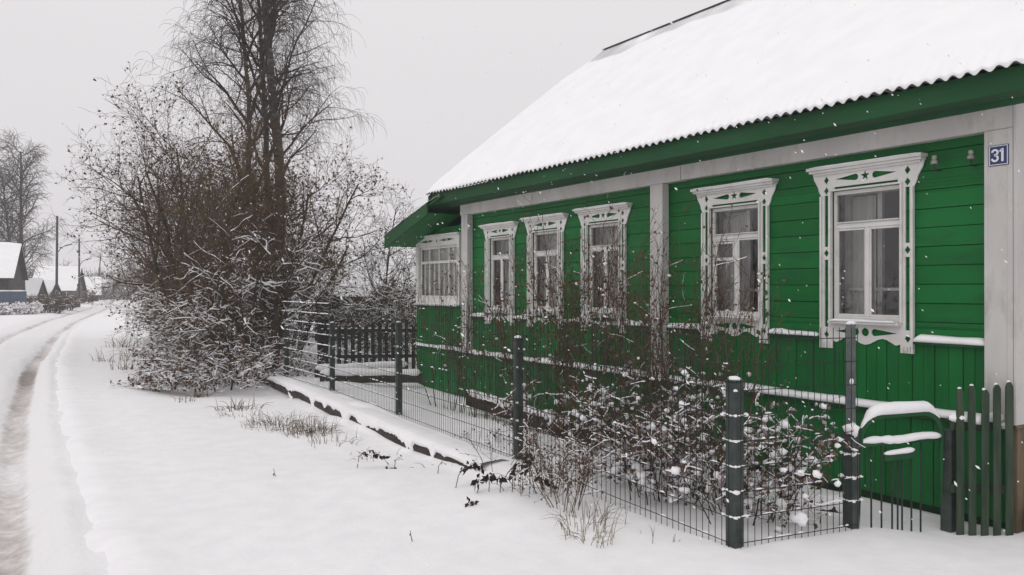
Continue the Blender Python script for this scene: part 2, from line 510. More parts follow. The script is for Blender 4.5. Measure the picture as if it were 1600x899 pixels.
# boards of the upper wall, cut round the openings
openings = [(c - sw / 2 - .02, c + sw / 2 + .02, WB + .215 * s, WB + 1.345 * s) for c, cw, s, sw in windows]
wall = MB()
z = LEDGE; row = 0
while z < FR_T - .01:
    z1 = min(z + .145, FR_T)
    cuts = sorted({z, z1} | {q for o in openings for q in (o[2], o[3]) if z + .004 < q < z1 - .004})
    for za, zb in zip(cuts, cuts[1:]):
        mid = (za + zb) / 2
        ints = sorted((o[0], o[1]) for o in openings if o[2] < mid < o[3])
        y = YR
        spans = []
        for a, b in ints: spans.append((y, a)); y = b
        spans.append((y, YL))
        for a, b in spans:
            lap = .004 * math.sin(row * 2.3)
            wall.box(D - .005 + lap, D + .03, a, b, za + (.0025 if za == z else 0), zb - (.0025 if zb == z1 else 0))
    z = z1; row += 1
wall.build('wall', 'green', house, bevel=.0035)
pl = MB(); y = YR; i = 0
while y < YL:
    w = .098 + .014 * math.sin(i * 1.7)
    y1 = min(y + w, YL); o = .003 * math.sin(i * 2.9)
    pl.box(D - .012 + o, D + .03, y + .002, y1 - .002, BASE, LEDGE - .006)
    pl.box(D - .030 + o, D + .03, y + .002, y1 - .002, WBOT, BASE - .006)
    y = y1; i += 1
pl.build('plank_cladding', 'green_plank', house, bevel=.003)
bk = MB()
zs = [WBOT] + sorted({q for o in openings for q in (o[2], o[3])}) + [FR_T]
for za, zb in zip(zs, zs[1:]):
    mid = (za + zb) / 2; y = YR
    for a, b in sorted((o[0], o[1]) for o in openings if o[2] < mid < o[3]) + [(YL, None)]:
        bk.box(D + .031, D + .10, y, a, za, zb); y = b
bk.box(D + .02, D + .12, YR, YL, -.3, WBOT - .001)
bk.build('backing_wall', 'gap', house)
# other walls of the block (gables, back)
ow = MB()
RX, RZ = 9.0, Z0 + 4.22
ow.prism([(D + .101, YR + .04, WBOT), (12.0, YR + .04, WBOT), (12.0, YR + .04, FR_T + .12), (RX, YR + .04, RZ - .1), (D + .101, YR + .04, FR_T + .12)], (0, .1, 0))
ow.prism([(D + .101, YL - .1, WBOT), (12.0, YL - .1, WBOT), (12.0, YL - .1, FR_T + .12), (RX, YL - .1, RZ - .1), (D + .101, YL - .1, FR_T + .12)], (0, .1, 0))
ow.box(11.9, 12.0, YR + .141, YL - .101, WBOT, FR_T + .1)
ow.build('side_wall', 'green', house, recalc=True)

fz = MB()
fz.box(D - .10, D - .006, YR, 6.0, FR_B, FR_T)
fz.box(D - .103, D - .006, 6.003, YL + .02, FR_B - .004, FR_T)
fz.build('frieze', 'white', house, bevel=.004)
for y0, y1, zt in ((YR, YR + .19, FR_B - .002), (6.26, 6.45, FR_B - .006), (10.45, 10.635, FR_B - .006)):
    p = MB()
    p.box(D - .105, D - .0125, y0, y1, BASE + .012, zt)
    p.box(D - .109, D - .10, y0 + .0, y0 + .035, BASE + .012, zt)      # corner strips
    p.box(D - .109, D - .10, y1 - .03, y1, BASE + .012, zt)
    p.build('pilaster', 'white', house, bevel=.003)
p = MB()
p.box(D - .104, D + .16, YR - .024, YR - .002, BASE + .012, FR_T - .002)
p.build('corner_board', 'white', house, bevel=.003)
p = MB()
x = D - .07; i = 0
while x < D + 1.2:
    p.box(x, x + .115, YR - .012 + .003 * (i % 2), YR + .03, WBOT - .05, BASE - .012); x += .12; i += 1
p.box(D - .105, D + 1.2, YR - .03, YR - .0125, BASE - .010, BASE + .010)
p.build('foundation_boards', 'brown_board', house, bevel=.003)

# sill courses with snow lying on them
def gaps(ints, a, b):
    y = a; out = []
    for p, q in sorted(ints):
        if p > y: out.append((y, p))
        y = max(y, q)
    if y < b: out.append((y, b))
    return out
pil = [(YR, YR + .192), (6.258, 6.452), (10.448, 10.66)]
cas = [(c - .425 * cw / 1.03, c + .425 * cw / 1.03) for c, cw, s, sw in windows]
co = MB()
co.box(D - .075, D - .013, YR + .191, 10.64, BASE - .030, BASE - .004)
for a, b in gaps(pil + cas, YR, 10.64): co.box(D - .060, D - .0095, a + .004, b - .004, LEDGE - .028, LEDGE - .006)
co.build('sill_course', 'green_dark', house, bevel=.003)

def snow_strip(mb, y0, y1, x0, x1, z, th, step=.035, seed=0., rag=.25):
    """a bead of snow lying on a ledge along y: rounded, uneven, with thin and bare places"""
    n = max(3, int((y1 - y0) / step)); v = []; f = []
    for i in range(n + 1):
        y = y0 + (y1 - y0) * i / n
        t = th * (1 + rag * 2.0 * fbm(y, seed, 2.2, 4.4, 3))
        if i in (0, n): t *= .45
        t = max(t, th * .1)
        ov = .012 * fbm(y, seed + 5, 3, 2, 2)
        xa, xb = x0 - .008 + ov, x1
        v += [(xa, y, z - .003), (xa - .006, y, z + t * .4), (xa + (xb - xa) * .22, y, z + t * .88), (xa + (xb - xa) * .62, y, z + t), (xb, y, z + t * 1.08), (xb, y, z - .003)]
    for i in range(n):
        for j in range(6):
            f.append((i * 6 + j, i * 6 + (j + 1) % 6, (i + 1) * 6 + (j + 1) % 6, (i + 1) * 6 + j))
    f += [tuple(range(6)), tuple(n * 6 + j for j in range(6))[::-1]]
    mb.add(v, f)
sn = MB()
for a, b in gaps(pil, YR + .15, 10.64): snow_strip(sn, a + .002, b - .002, D - .078, D - .0135, BASE - .002, .048, seed=1)
for a, b in gaps([(p, q) for p, q in pil], YR, 10.64): pass
for (y0, y1) in ((YR + .0, YR + .192), (6.258, 6.452), (10.448, 10.66)): snow_strip(sn, y0, y1, D - .118, D - .1075, BASE - .002, .03, seed=2)
sn.box(D - .118, D - .107, YR, YR + .19, BASE - .020, BASE - .003)
sn.box(D - .118, D - .107, 6.26, 6.45, BASE - .020, BASE - .003)
for a, b in gaps(pil + cas, YR, 10.64): snow_strip(sn, a + .012, b - .012, D - .066, D - .010, LEDGE - .004, .048, seed=a, rag=.3)
# odd dabs of wind-blown snow on the wall foot
snow_strip(sn, 9.0, 10.3, D - .05, D - .034, .02, .035, seed=8)
sn.build('ledge_snow', 'snow', house, smooth=True, recalc=True)

# eaves: soffit, fascia, bed moulding
EX = 5.52; EZ = Z0 + 1.455; RSL = (RZ - EZ) / (RX - EX)
Y_A, Y_B = 2.30, 11.08
ea = MB()
ea.box(EX + .06, EX + .085, Y_A + .04, Y_B - .06, FR_T - .012, EZ - .018 + .02)
ea.build('fascia', 'green_dark', house, bevel=.003)
ea = MB()
ea.box(EX + .0855, D - .108, Y_A + .04, Y_B - .06, FR_T - .004, FR_T + .018)
ea.build('soffit', 'green_dark', house)
ea = MB()
ea.prism([(D - .104, Y_A + .05, FR_T - .034), (D - .135, Y_A + .05, FR_T - .03), (D - .175, Y_A + .05, FR_T - .0045), (D - .104, Y_A + .05, FR_T - .0045)], (0, Y_B - Y_A - .2, 0))
ea.build('eave_moulding', 'green_dark', house, recalc=True)
ea = MB()                                            # closing boards at both ends of the boxed eave, and barge boards
for yy in (Y_A + .012, Y_B - .058):
    ea.prism([(EX + .06, yy, FR_T - .012), (D + .05, yy, FR_T - .012), (D + .05, yy, EZ + (D + .05 - EX) * RSL - .035), (EX + .06, yy, EZ + .06 * RSL - .035)], (0, .026, 0))
    ea.prism([(EX + .02, yy - .003, EZ - .16), (RX, yy - .003, RZ - .20), (RX, yy - .003, RZ - .045), (EX + .02, yy - .003, EZ - .03)], (0, .03, 0))
    ea.prism([(2 * RX - EX - .02, yy - .003, EZ - .16), (RX + .001, yy - .003, RZ - .20), (RX + .001, yy - .003, RZ - .045), (2 * RX - EX - .02, yy - .003, EZ - .03)], (0, .03, 0))
ea.build('barge_board', 'green_dark', house, recalc=True)

# corrugated roof with a real wave, and the snow lying on it
PER = .10; AMP = .0125
nrm = Vector((-RSL, 0, 1)).normalized()
def roof_pt(s, y, off):
    return (EX + (RX - EX) * s + nrm.x * off, y, EZ + (RZ - EZ) * s + nrm.z * off)
NY = int((Y_B - Y_A) / PER * 8); NS = 6
v = []; f = []
def corr(y): return AMP * math.cos(2 * math.pi * y / PER)
for side in (0, 1):
    for dn in (0, -.007):
        k = len(v)
        for i in range(NY + 1):
            y = Y_A + (Y_B - Y_A) * i / NY
            for j in range(NS + 1):
                x_, y_, z_ = roof_pt(j / NS, y, corr(y) + dn)
                v.append((x_ if side == 0 else 2 * RX - x_ + .001, y_, z_))
        for i in range(NY):
            for j in range(NS):
                f.append((k + i * (NS + 1) + j, k + i * (NS + 1) + j + 1, k + (i + 1) * (NS + 1) + j + 1, k + (i + 1) * (NS + 1) + j))
        if dn < 0:
            k0 = k - (NY + 1) * (NS + 1)
            for i in range(NY):
                f.append((k0 + i * (NS + 1), k0 + (i + 1) * (NS + 1), k + (i + 1) * (NS + 1), k + i * (NS + 1)))
r_ = MB(); r_.add(v, f)
roof = r_.build('roof', 'sheet', house, smooth=True)
rc = MB()
rc.prism([(RX - .055, Y_A - .01, RZ + .005), (RX, Y_A - .01, RZ + .034), (RX + .055, Y_A - .01, RZ + .005), (RX + .05, Y_A - .01, RZ - .010), (RX, Y_A - .01, RZ + .018), (RX - .05, Y_A - .01, RZ - .010)], (0, Y_B - Y_A - .05, 0))
rc.build('ridge_cap', 'sheet', roof, recalc=True)

def snow_th(s, y):
    t = .062 + .016 * fbm(y, s * 4, .9, 2.2, 3)
    t *= .55 + .45 * sst(0, .06, s)
    up = sst(.74, .90, s + .07 * fbm(y, s * 2, 1.1, 6.1, 3))
    t = t * (1 - up) + up * (.0085 + .005 * fbm(y, s * 4, 1.2, 8, 4))
    t += .55 * corr(y) * (1 - sst(.0, .06, s)) * .9
    # bare crests where the wind has scoured the lower right edge
    bare = sst(.18, .45, fbm(y, 0, .9, 12, 2)) * (1 - sst(.02, .10, s)) * (1 - sst(4.5, 6, y))
    return t - bare * .05
ss = [0, .004, .012, .025, .045, .075] + [.075 + .685 * i / 12 for i in range(1, 13)] + [.76 + .24 * i / 16 for i in range(1, 17)]
for side in (0, 1):
    v = []; f = []
    NYs = NY if side == 0 else NY // 8
    ssd = ss if side == 0 else [0, .05, .3, .6, .9, 1]
    for i in range(NYs + 1):
        y = Y_A - .015 + (Y_B - Y_A + .03) * i / NYs
        ov = .006 - .006 * (1 - math.cos(2 * math.pi * y / PER)) * .5 + .010 * fbm(y, 0, 1.6, 3, 4)      # the lip hangs lower in the troughs
        col = [roof_pt(ov * .6, y, corr(y) - .002)]
        for s in ssd:
            th = snow_th(s, y)
            if i in (0, NYs): th *= .35
            col.append(roof_pt(s + (ov if s < .02 else 0), y, th * (.8 if s == 0 else 1)))
        if side: col = [(2 * RX - a + .002, b, c) for a, b, c in col]
        v += col
    m = len(ssd) + 1
    for i in range(NYs):
        for j in range(m - 1):
            f.append((i * m + j, i * m + j + 1, (i + 1) * m + j + 1, (i + 1) * m + j))
    f.append(tuple(range(m))); f.append(tuple(NYs * m + j for j in range(m)))
    q = MB(); q.add(v, f); q.build('roof_snow', 'roof_snow', house, smooth=True)

# carved windows
def arc(cx, cy, r, n=14): return [(cx + r * math.cos(2 * math.pi * i / n), cy + r * math.sin(2 * math.pi * i / n)) for i in range(n)]
def diamond(cx, cy, a, b): return [(cx - a, cy), (cx, cy - b), (cx + a, cy), (cx, cy + b)]
def star(cx, cy, r): return [(cx + (r if i % 2 == 0 else r * .4) * math.sin(math.pi * i / 5), cy + (r if i % 2 == 0 else r * .4) * math.cos(math.pi * i / 5)) for i in range(10)]
def drop(x0, x1, cy, h):
    """a teardrop: point at x0, round end at x1"""
    out = []
    s = 1 if x1 > x0 else -1
    r = h / 2; L = abs(x1 - x0)
    for i in range(9):
        a = math.pi / 2 - math.pi * i / 8
        out.append((x1 - s * r + s * r * math.cos(a), cy + r * math.sin(a)))
    return [(x0, cy)] + out
def rect(a0, a1, b0, b1): return [(a0, b0), (a1, b0), (a1, b1), (a0, b1)]

def carved_window(idx, c, cw, s, sw):
    k = cw / 1.03
    def P(a, b, d=0): return (D - .018 - d, c - a, WB + b * s)
    hs_ = sw / 2 + .012
    so = .417 * k; ct = .50 * k
    # outline of the casing, clockwise from the lower left leg
    sc = [(-(so - .112) + (2 * (so - .112)) * i / 16, .075 + .028 * math.cos(2 * math.pi * i / 16 * 2 + math.pi) * (1 if 0 < i < 16 else .3)) for i in range(17)]
    outer = [(-so, 0), (-so + .112, 0)] + sc + [(so - .112, 0), (so, 0), (so, 1.305), (so + .022, 1.345), (so + .030, 1.38), (ct - .012, 1.45), (ct, 1.50),
             (-ct, 1.50), (-ct + .012, 1.45), (-so - .030, 1.38), (-so - .022, 1.345), (-so, 1.305)]
    sx = (so + hs_) / 2
    holes = [rect(-hs_, hs_, .235, 1.335), star(0, 1.437, .046),
             drop(-.275 * k, -.062, 1.435, .054), drop(.275 * k, .062, 1.435, .054),
             diamond(-sx + .0, 1.435, .025, .034), diamond(sx, 1.435, .025, .034), rect(-.285 * k, .285 * k, 1.352, 1.370)]
    for sg in (-1, 1):
        for b in (1.345, .81, .115): holes.append(diamond(sg * sx, b, .025, .034))
        holes.append(rect(sg * sx - .017, sg * sx + .017, .865, 1.305))
        holes.append(rect(sg * sx - .017, sg * sx + .017, .18, .755))
    holes += [arc(0, .150, .034), drop(-.28 * k, -.055, .150, .058), drop(.28 * k, .055, .150, .058)]
    mb = cut_board('window', outer, holes, .012, 'trim', house, lambda a, b, d: P(a, b, d))
    # applied mouldings: cornice, beads round the stiles, sill
    def bx(a0, a1, b0, b1, d0, d1):
        x0, x1 = D - .018 - d1, D - .018 - d0
        mb.box(x0, x1, c - a1, c - a0, WB + b0 * s, WB + b1 * s)
    bx(-cw / 2, cw / 2, 1.522, 1.546, -.016, .080)
    bx(-cw / 2 + .012, cw / 2 - .012, 1.5005, 1.521, -.016, .056)
    bx(-ct + .02, ct - .02, 1.482, 1.4995, .0062, .030)
    for sg in (-1, 1):
        a0, a1 = sorted((sg * (so + .001), sg * (so - .014)))
        bx(a0, a1, .0, 1.30, .0062, .026)
        a0, a1 = sorted((sg * hs_, sg * (hs_ + .016)))
        bx(a0, a1, .236, 1.334, .0062, .027)
        a0, a1 = sorted((sg * so, sg * (so - .11)))
        for z_ in (.03,):
            for q in (.25, .5, .75):
                aa = a0 + (a1 - a0) * q
                bx(aa - .004, aa + .004, .012, .052, .0062, .022)
    bx(-hs_ - .016, hs_ + .016, 1.3355, 1.346, .0062, .027)
    bx(-so + .10, so - .10, .215, .235, .0062, .060)
    w = mb.build("window", "trim", house)
    # sash: fixed upper light over two casements
    sa = MB()
    def fx(a0, a1, b0, b1, d0, d1): sa.box(D + d0, D + d1, c - a1, c - a0, WB + b0 * s, WB + b1 * s)
    T = 1.035
    fx(-hs_, -hs_ + .026, .236, 1.334, .004, .06); fx(hs_ - .026, hs_, .236, 1.334, .004, .06)
    fx(-hs_ + .026, hs_ - .026, 1.300, 1.334, .004, .06); fx(-hs_ + .026, hs_ - .026, .236, .275, .001, .06)
    fx(-hs_ + .026, hs_ - .026, T - .022, T + .022, .004, .06)
    fx(-hs_ + .03, hs_ - .03, T + .0225, T + .034, -.012, .03)
    fx(-.016, .016, .275, T - .022, .006, .058)
    for a0, a1 in ((-hs_ + .026, -.016), (.016, hs_ - .026)):
        fx(a0, a0 + .014, .275, T - .022, .010, .05); fx(a1 - .014, a1, .275, T - .022, .010, .05)
        fx(a0 + .014, a1 - .014, .275, .295, .010, .05); fx(a0 + .014, a1 - .014, T - .040, T - .022, .010, .05)
    if idx == 1:                                                 # little ventilation pane
        a0, a1 = -hs_ + .0405, -.0305
        fx(a0, a1, .80, .83, .008, .05)
        fx(a0, a0 + .016, .83, T - .048, .006, .05); fx(a1 - .016, a1, .83, T - .048, .006, .05)
        fx(a0 + .016, a1 - .016, T - .066, T - .048, .006, .05)
    sa.build('sash', 'trim', w, bevel=.003)
    gl = MB()
    def q(a0, a1, b0, b1): gl.add([(D + .027, c - a1, WB + b0 * s), (D + .027, c - a1, WB + b1 * s), (D + .027, c - a0, WB + b1 * s), (D + .027, c - a0, WB + b0 * s)], [(0, 1, 2, 3)])
    q(-hs_ + .03, hs_ - .03, T + .02, 1.302); q(-hs_ + .035, -.026, .285, T - .03); q(.026, hs_ - .035, .285, T - .03)
    gl.build('glass', 'glass', w)
    # inner sash of the double window, a little way in
    ins = MB()
    def ix(a0, a1, b0, b1): ins.box(D + .18, D + .215, c - a1, c - a0, WB + b0 * s, WB + b1 * s)
    ix(-hs_ - .02, -hs_ + .035, .20, 1.36); ix(hs_ - .035, hs_ + .02, .20, 1.36)
    ix(-hs_ + .035, hs_ - .035, 1.31, 1.36); ix(-hs_ + .035, hs_ - .035, .20, .265)
    ix(-.020, .020, .265, 1.31); ix(-hs_ + .035, -.020, .49, .515); ix(.020, hs_ - .035, .49, .515)
    ins.build('inner_sash', 'trim', w)
    rm = MB()                                                    # the room behind: reveals and a dim box
    a0, a1 = c - hs_ - .015, c + hs_ + .015; b0, b1 = WB + .225 * s, WB + 1.34 * s
    v = [(D + .102, a0, b0), (D + .102, a1, b0), (D + .102, a1, b1), (D + .102, a0, b1)]
    v += [(D + .45, a0 - .0, b0), (D + .45, a1 + .0, b0), (D + .45, a1 + .0, b1), (D + .45, a0 - .0, b1)]
    v += [(D + 1.7, a0 - .25, b0 - .3), (D + 1.7, a1 + .25, b0 - .3), (D + 1.7, a1 + .25, b1 + .2), (D + 1.7, a0 - .25, b1 + .2)]
    rm.add(v, [(0, 1, 5, 4), (1, 2, 6, 5), (2, 3, 7, 6), (3, 0, 4, 7), (4, 5, 9, 8), (5, 6, 10, 9), (6, 7, 11, 10), (7, 4, 8, 11), (8, 9, 10, 11)])
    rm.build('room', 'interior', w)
    cu = MB()                                                    # curtains hang either side behind the inner sash
    for sg, wid in ((1, .24 + .05 * (idx % 2)), (-1, .10 + .04 * (idx % 3))):
        v = []; f = []
        n = 30
        for i in range(n + 1):
            yy = c + sg * (hs_ - .0 - wid * i / n)
            xx = D + .235 + .012 * math.sin(i * 1.35)
            v += [(xx, yy, WB + .25 * s), (xx, yy, WB + 1.30 * s)]
        for i in range(n): f.append((2 * i, 2 * i + 2, 2 * i + 3, 2 * i + 1))
        cu.add(v, f)
    cu.build('curtain', 'curtain', w, smooth=True)
    ws = MB()                                                    # snow caught on sill, apron foot and cornice
    snow_strip(ws, c - cw / 2 + .03, c + cw / 2 - .03, D - .085, D - .03, WB + 1.5475 * s, .008, seed=idx, rag=.5)
    snow_strip(ws, c - so + .12, c + so - .12, D - .082, D - .05, WB + .237 * s, .010, seed=idx + 3, rag=.5)
    ws.build('sill_snow', 'snow', w, smooth=True)
for i, a in enumerate(windows): carved_window(i, *a)

# house number plate
npl = MB(); PX = D - .109
npl.box(PX - .006, PX - .0005, 2.812, 2.945, Z0 + .864, Z0 + 1.008)
plate = npl.build('number_plate', 'plate_blue', house, bevel=.002)
npb = MB()
for y0, y1, z0, z1 in ((2.817, 2.940, Z0 + .869, Z0 + .8735), (2.817, 2.940, Z0 + .9985, Z0 + 1.003), (2.817, 2.8215, Z0 + .8735, Z0 + .9985), (2.9355, 2.940, Z0 + .8735, Z0 + .9985)):
    npb.box(PX - .008, PX - .0062, y0, y1, z0, z1)
npb.build('plate_border', 'plate_white', plate)
def digit(mb, strokes, cy, w):
    for (a, b), (a2, b2) in strokes:
        p = (PX - .0075, cy - a, Z0 + .936 + b); q_ = (PX - .0075, cy - a2, Z0 + .936 + b2)
        mb.bar(p, q_, .0030, w, up=(0, (b2 - b), (a2 - a)) if True else None)
dg_ = MB()
th = .0145
def stroke(mb, pts, w):
    """a flat ribbon of constant width through points given as (right, up)"""
    n = len(pts); L = []; Rr = []
    for i, (a, b) in enumerate(pts):
        a0, b0 = pts[max(0, i - 1)]; a1, b1 = pts[min(n - 1, i + 1)]
        dx, dz = a1 - a0, b1 - b0; l = math.hypot(dx, dz)
        nx_, nz_ = -dz / l * w / 2, dx / l * w / 2
        L.append((a + nx_, b + nz_)); Rr.append((a - nx_, b - nz_))
    for i in range(n - 1):
        quad = [L[i], L[i + 1], Rr[i + 1], Rr[i]]
        mb.prism([(PX - .0062, 2.878 - a, Z0 + .936 + b) for a, b in quad], (-.0016, 0, 0))
three = [(-.043, .026)]
three += [(-.024 + .0185 * math.cos(t), .0215 + .0175 * math.sin(t)) for t in [math.pi * (1 - i / 7) * .98 for i in range(8)]]
three += [(-.024 + .0185 * math.cos(t), .0215 + .0175 * math.sin(t)) for t in [-math.pi / 2 * i / 4 for i in range(1, 5)]]
three += [(-.030, .003)]
stroke(dg_, three[1:], .0135)
thr2 = [(-.030, .003)] + [(-.024 + .0195 * math.cos(t), -.0195 + .0195 * math.sin(t)) for t in [math.pi / 2 - (math.pi * 1.48) * i / 12 for i in range(13)]]
stroke(dg_, thr2[1:], .0135)
stroke(dg_, [(.026, -.045), (.026, .046)], .0155)
stroke(dg_, [(.008, .024), (.022, .040)], .012)
dg_.build('digits', 'plate_white', plate)

# old ceramic insulators on the wall
for y in (3.352, 3.083):
    mb = MB(); cx = D - .085; zz = Z0 + .955
    mb.lathe((cx, y, zz), [(.008, .05), (.017, .047), (.019, .027), (.014, .022), (.014, .015), (.024, .009), (.026, -.014), (.022, -.017), (.010, -.008)], 14)
    ins_ = mb.build('insulator', 'ceramic', house, smooth=True)
    hk = MB()
    hk.tubes([(np.array([(D, y, zz - .055), (D - .05, y, zz - .062), (D - .08, y, zz - .055), (D - .085, y, zz - .03), (D - .085, y, zz + .0)]), np.array([.006] * 5))], smin=6)
    hk.build('hook', 'wet_wood', ins_, smooth=True)

# lean-to porch at the far end
VX = D + .05; VY0, VY1 = YL + .002, 12.50
vw0, vw1, vwb, vwt = 10.97, 12.40, Z0 - .16, Z0 + .70
ve = MB()
for a, b, z0, z1 in ((VY0, vw0, WBOT, Z0 + 1.02), (vw1, VY1, WBOT, Z0 + .95), (vw0, vw1, vwt, Z0 + 1.0)): ve.box(VX, VX + .06, a, b, z0, z1)
y = vw0
while y < vw1 - .01:
    y1 = min(y + .085, vw1)
    ve.box(VX, VX + .06, y + .0015, y1 - .0015, BASE, vwb - .12); ve.box(VX - .02, VX + .06, y + .0015, y1 - .0015, WBOT, BASE - .006); y = y1
ve.box(VX, VX + .06, vw0, vw1, vwb - .118, vwb)
ve.box(VX + .061, 9.4, VY1 - .06, VY1, WBOT, Z0 + .95)
ve.build('porch_wall', 'green_plank', house, bevel=.003)
pc = MB()
pc.box(VX - .05, VX - .0205, VY0, VY1, BASE - .028, BASE - .005)
pc.build('sill_course', 'green_dark', house)
ps = MB(); snow_strip(ps, VY0, VY1, VX - .06, VX - .005, BASE - .004, .045, seed=4)
snow_strip(ps, vw0, vw1, VX - .09, VX - .04, Z0 - .252, .02, seed=6)
ps.build('ledge_snow', 'snow', house, smooth=True)
# porch window
def PW(a, b, d): return (VX - .02 - d, a, b)
o0, o1, ob, ot = 10.92, 12.46, Z0 - .25, Z0 + .86
hl = [rect(vw0 + .03, vw1 - .03, vwb, vwt)]
m_ = (o0 + o1) / 2
hl += [drop(m_ - .62, m_ - .33, ot - .07, .05), drop(m_ - .10, m_ - .32, ot - .07, .05), drop(m_ + .62, m_ + .33, ot - .07, .05), drop(m_ + .10, m_ + .32, ot - .07, .05), diamond(m_, ot - .07, .03, .04)]
hl += [rect(o0 + .025, o0 + .055, vwb + .04, Z0 + .30), rect(o0 + .025, o0 + .055, Z0 + .42, vwt - .05), diamond(o0 + .04, Z0 + .36, .02, .03)]
mb = cut_board('porch_window', rect(o0, o1, ob, ot), hl, .036, 'trim', house, lambda a, b, d: PW(a, b, d))
mb.box(VX - .085, VX - .002, o0 - .03, o1 + .03, ot + .001, ot + .025)
mb.box(VX - .085, VX - .002, o0 + .02, o1 - .02, ob - .022, ob - .001)
pw = mb.build('porch_window', 'trim', house)
sa = MB(); gl = MB()
a0, a1 = vw0 + .03, vw1 - .03; tz = vwb + .60
sa.box(VX + .006, VX + .026, a0, a0 + .04, vwb, vwt); sa.box(VX + .006, VX + .026, a1 - .04, a1, vwb, vwt)
sa.box(VX + .006, VX + .026, a0 + .04, a1 - .04, vwt - .04, vwt); sa.box(VX + .006, VX + .026, a0 + .04, a1 - .04, vwb, vwb + .05)
sa.box(VX + .004, VX + .026, a0 + .04, a1 - .04, tz - .022, tz + .022)
for i in range(1, 4):
    yy = a0 + (a1 - a0) * i / 4; sa.box(VX + .008, VX + .020, yy - .012, yy + .012, vwb + .05, tz - .022); sa.box(VX + .008, VX + .020, yy - .012, yy + .012, tz + .022, vwt - .04)
for i in range(4):
    yy = a0 + (a1 - a0) * (i + .5) / 4; sa.box(VX + .012, VX + .018, yy - .006, yy + .006, vwb + .05, tz - .022)
sa.build('sash', 'trim', pw)
gl.add([(VX + .0275, a0, vwb), (VX + .0275, a0, vwt), (VX + .0275, a1, vwt), (VX + .0275, a1, vwb)], [(0, 1, 2, 3)]); gl.build('glass', 'glass', pw)
rm = MB()
rm.add([(VX + .061, a0, vwb), (VX + .061, a1, vwb), (VX + .061, a1, vwt), (VX + .061, a0, vwt), (VX + 1.3, a0 - .1, vwb - .3), (VX + 1.3, a1, vwb - .3), (VX + 1.3, a1, vwt + .1), (VX + 1.3, a0 - .1, vwt + .1)],
       [(0, 1, 5, 4), (1, 2, 6, 5), (2, 3, 7, 6), (3, 0, 4, 7), (4, 5, 6, 7)])
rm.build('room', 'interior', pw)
cu = MB(); v = []; f = []
for i in range(81):
    yy = a0 + .02 + (a1 - a0 - .04) * i / 80; v += [(VX + .056 + .006 * math.sin(i * 1.1), yy, vwb), (VX + .056 + .006 * math.sin(i * 1.1), yy, vwt)]
for i in range(80): f.append((2 * i, 2 * i + 2, 2 * i + 3, 2 * i + 1))
cu.add(v, f); cu.build('curtain', 'curtain', pw, smooth=True)
# porch roof: falls away from the gable, green boarded front overhang
pr = MB()
PRX0, PRX1 = 5.50, 9.3; py0, py1, pz0, pz1 = YL - .05, 12.62, Z0 + 1.40, Z0 + .885
def slab(mb, x0, x1, t0, t1):
    mb.prism([(x0, py0, pz0 + t0), (x0, py1, pz1 + t0), (x0, py1, pz1 + t1), (x0, py0, pz0 + t1)], (x1 - x0, 0, 0))
slab(pr, PRX0 + .026, PRX1, -.03, 0)
pr.build('porch_roof', 'green_dark', house, recalc=True)
pr = MB()
pr.prism([(PRX0, py0 + .40, pz0 - .26), (PRX0, py1, pz1 - .20), (PRX0, py1, pz1 + .01), (PRX0, py0 + .40, pz0 - .09)], (.025, 0, 0))
pr.box(PRX0 + .026, PRX1, py1, py1 + .025, pz1 - .16, pz1 + .012)
pr.build('porch_barge_board', 'green_dark', house, recalc=True)
pr = MB()
for i in range(14):                                   # sloping soffit boards between barge board and wall
    xa = PRX0 + .03 + i * .04
    pr.prism([(xa, py0 + .40, pz0 - .245), (xa, py1 - .01, pz1 - .165), (xa, py1 - .01, pz1 - .15), (xa, py0 + .40, pz0 - .23)], (.0375, 0, 0))
pr.build('porch_soffit', 'green', house, recalc=True)
pr = MB(); v = []; f = []
NYp, NXp = 26, 40
for i in range(NYp + 1):
    for j in range(NXp + 1):
        yy = py0 + .1 + (py1 + .05 - py0 - .1) * i / NYp; xx = PRX0 - .01 + (PRX1 - PRX0) * j / NXp
        ed = min(1, min(i, NYp - i) / 1.5 + .15) * min(1, j / 1.5 + .15)
        v.append((xx, yy, pz0 + (pz1 - pz0) * (yy - py0) / (py1 - py0) + .01 + .075 * ed * (1 + .4 * fbm(xx, yy, 1.5, 2, 3))))
for i in range(NYp):
    for j in range(NXp): f.append((i * (NXp + 1) + j, i * (NXp + 1) + j + 1, (i + 1) * (NXp + 1) + j + 1, (i + 1) * (NXp + 1) + j))
pr.add(v, f); pr.build('porch_roof_snow', 'roof_snow', house, smooth=True)

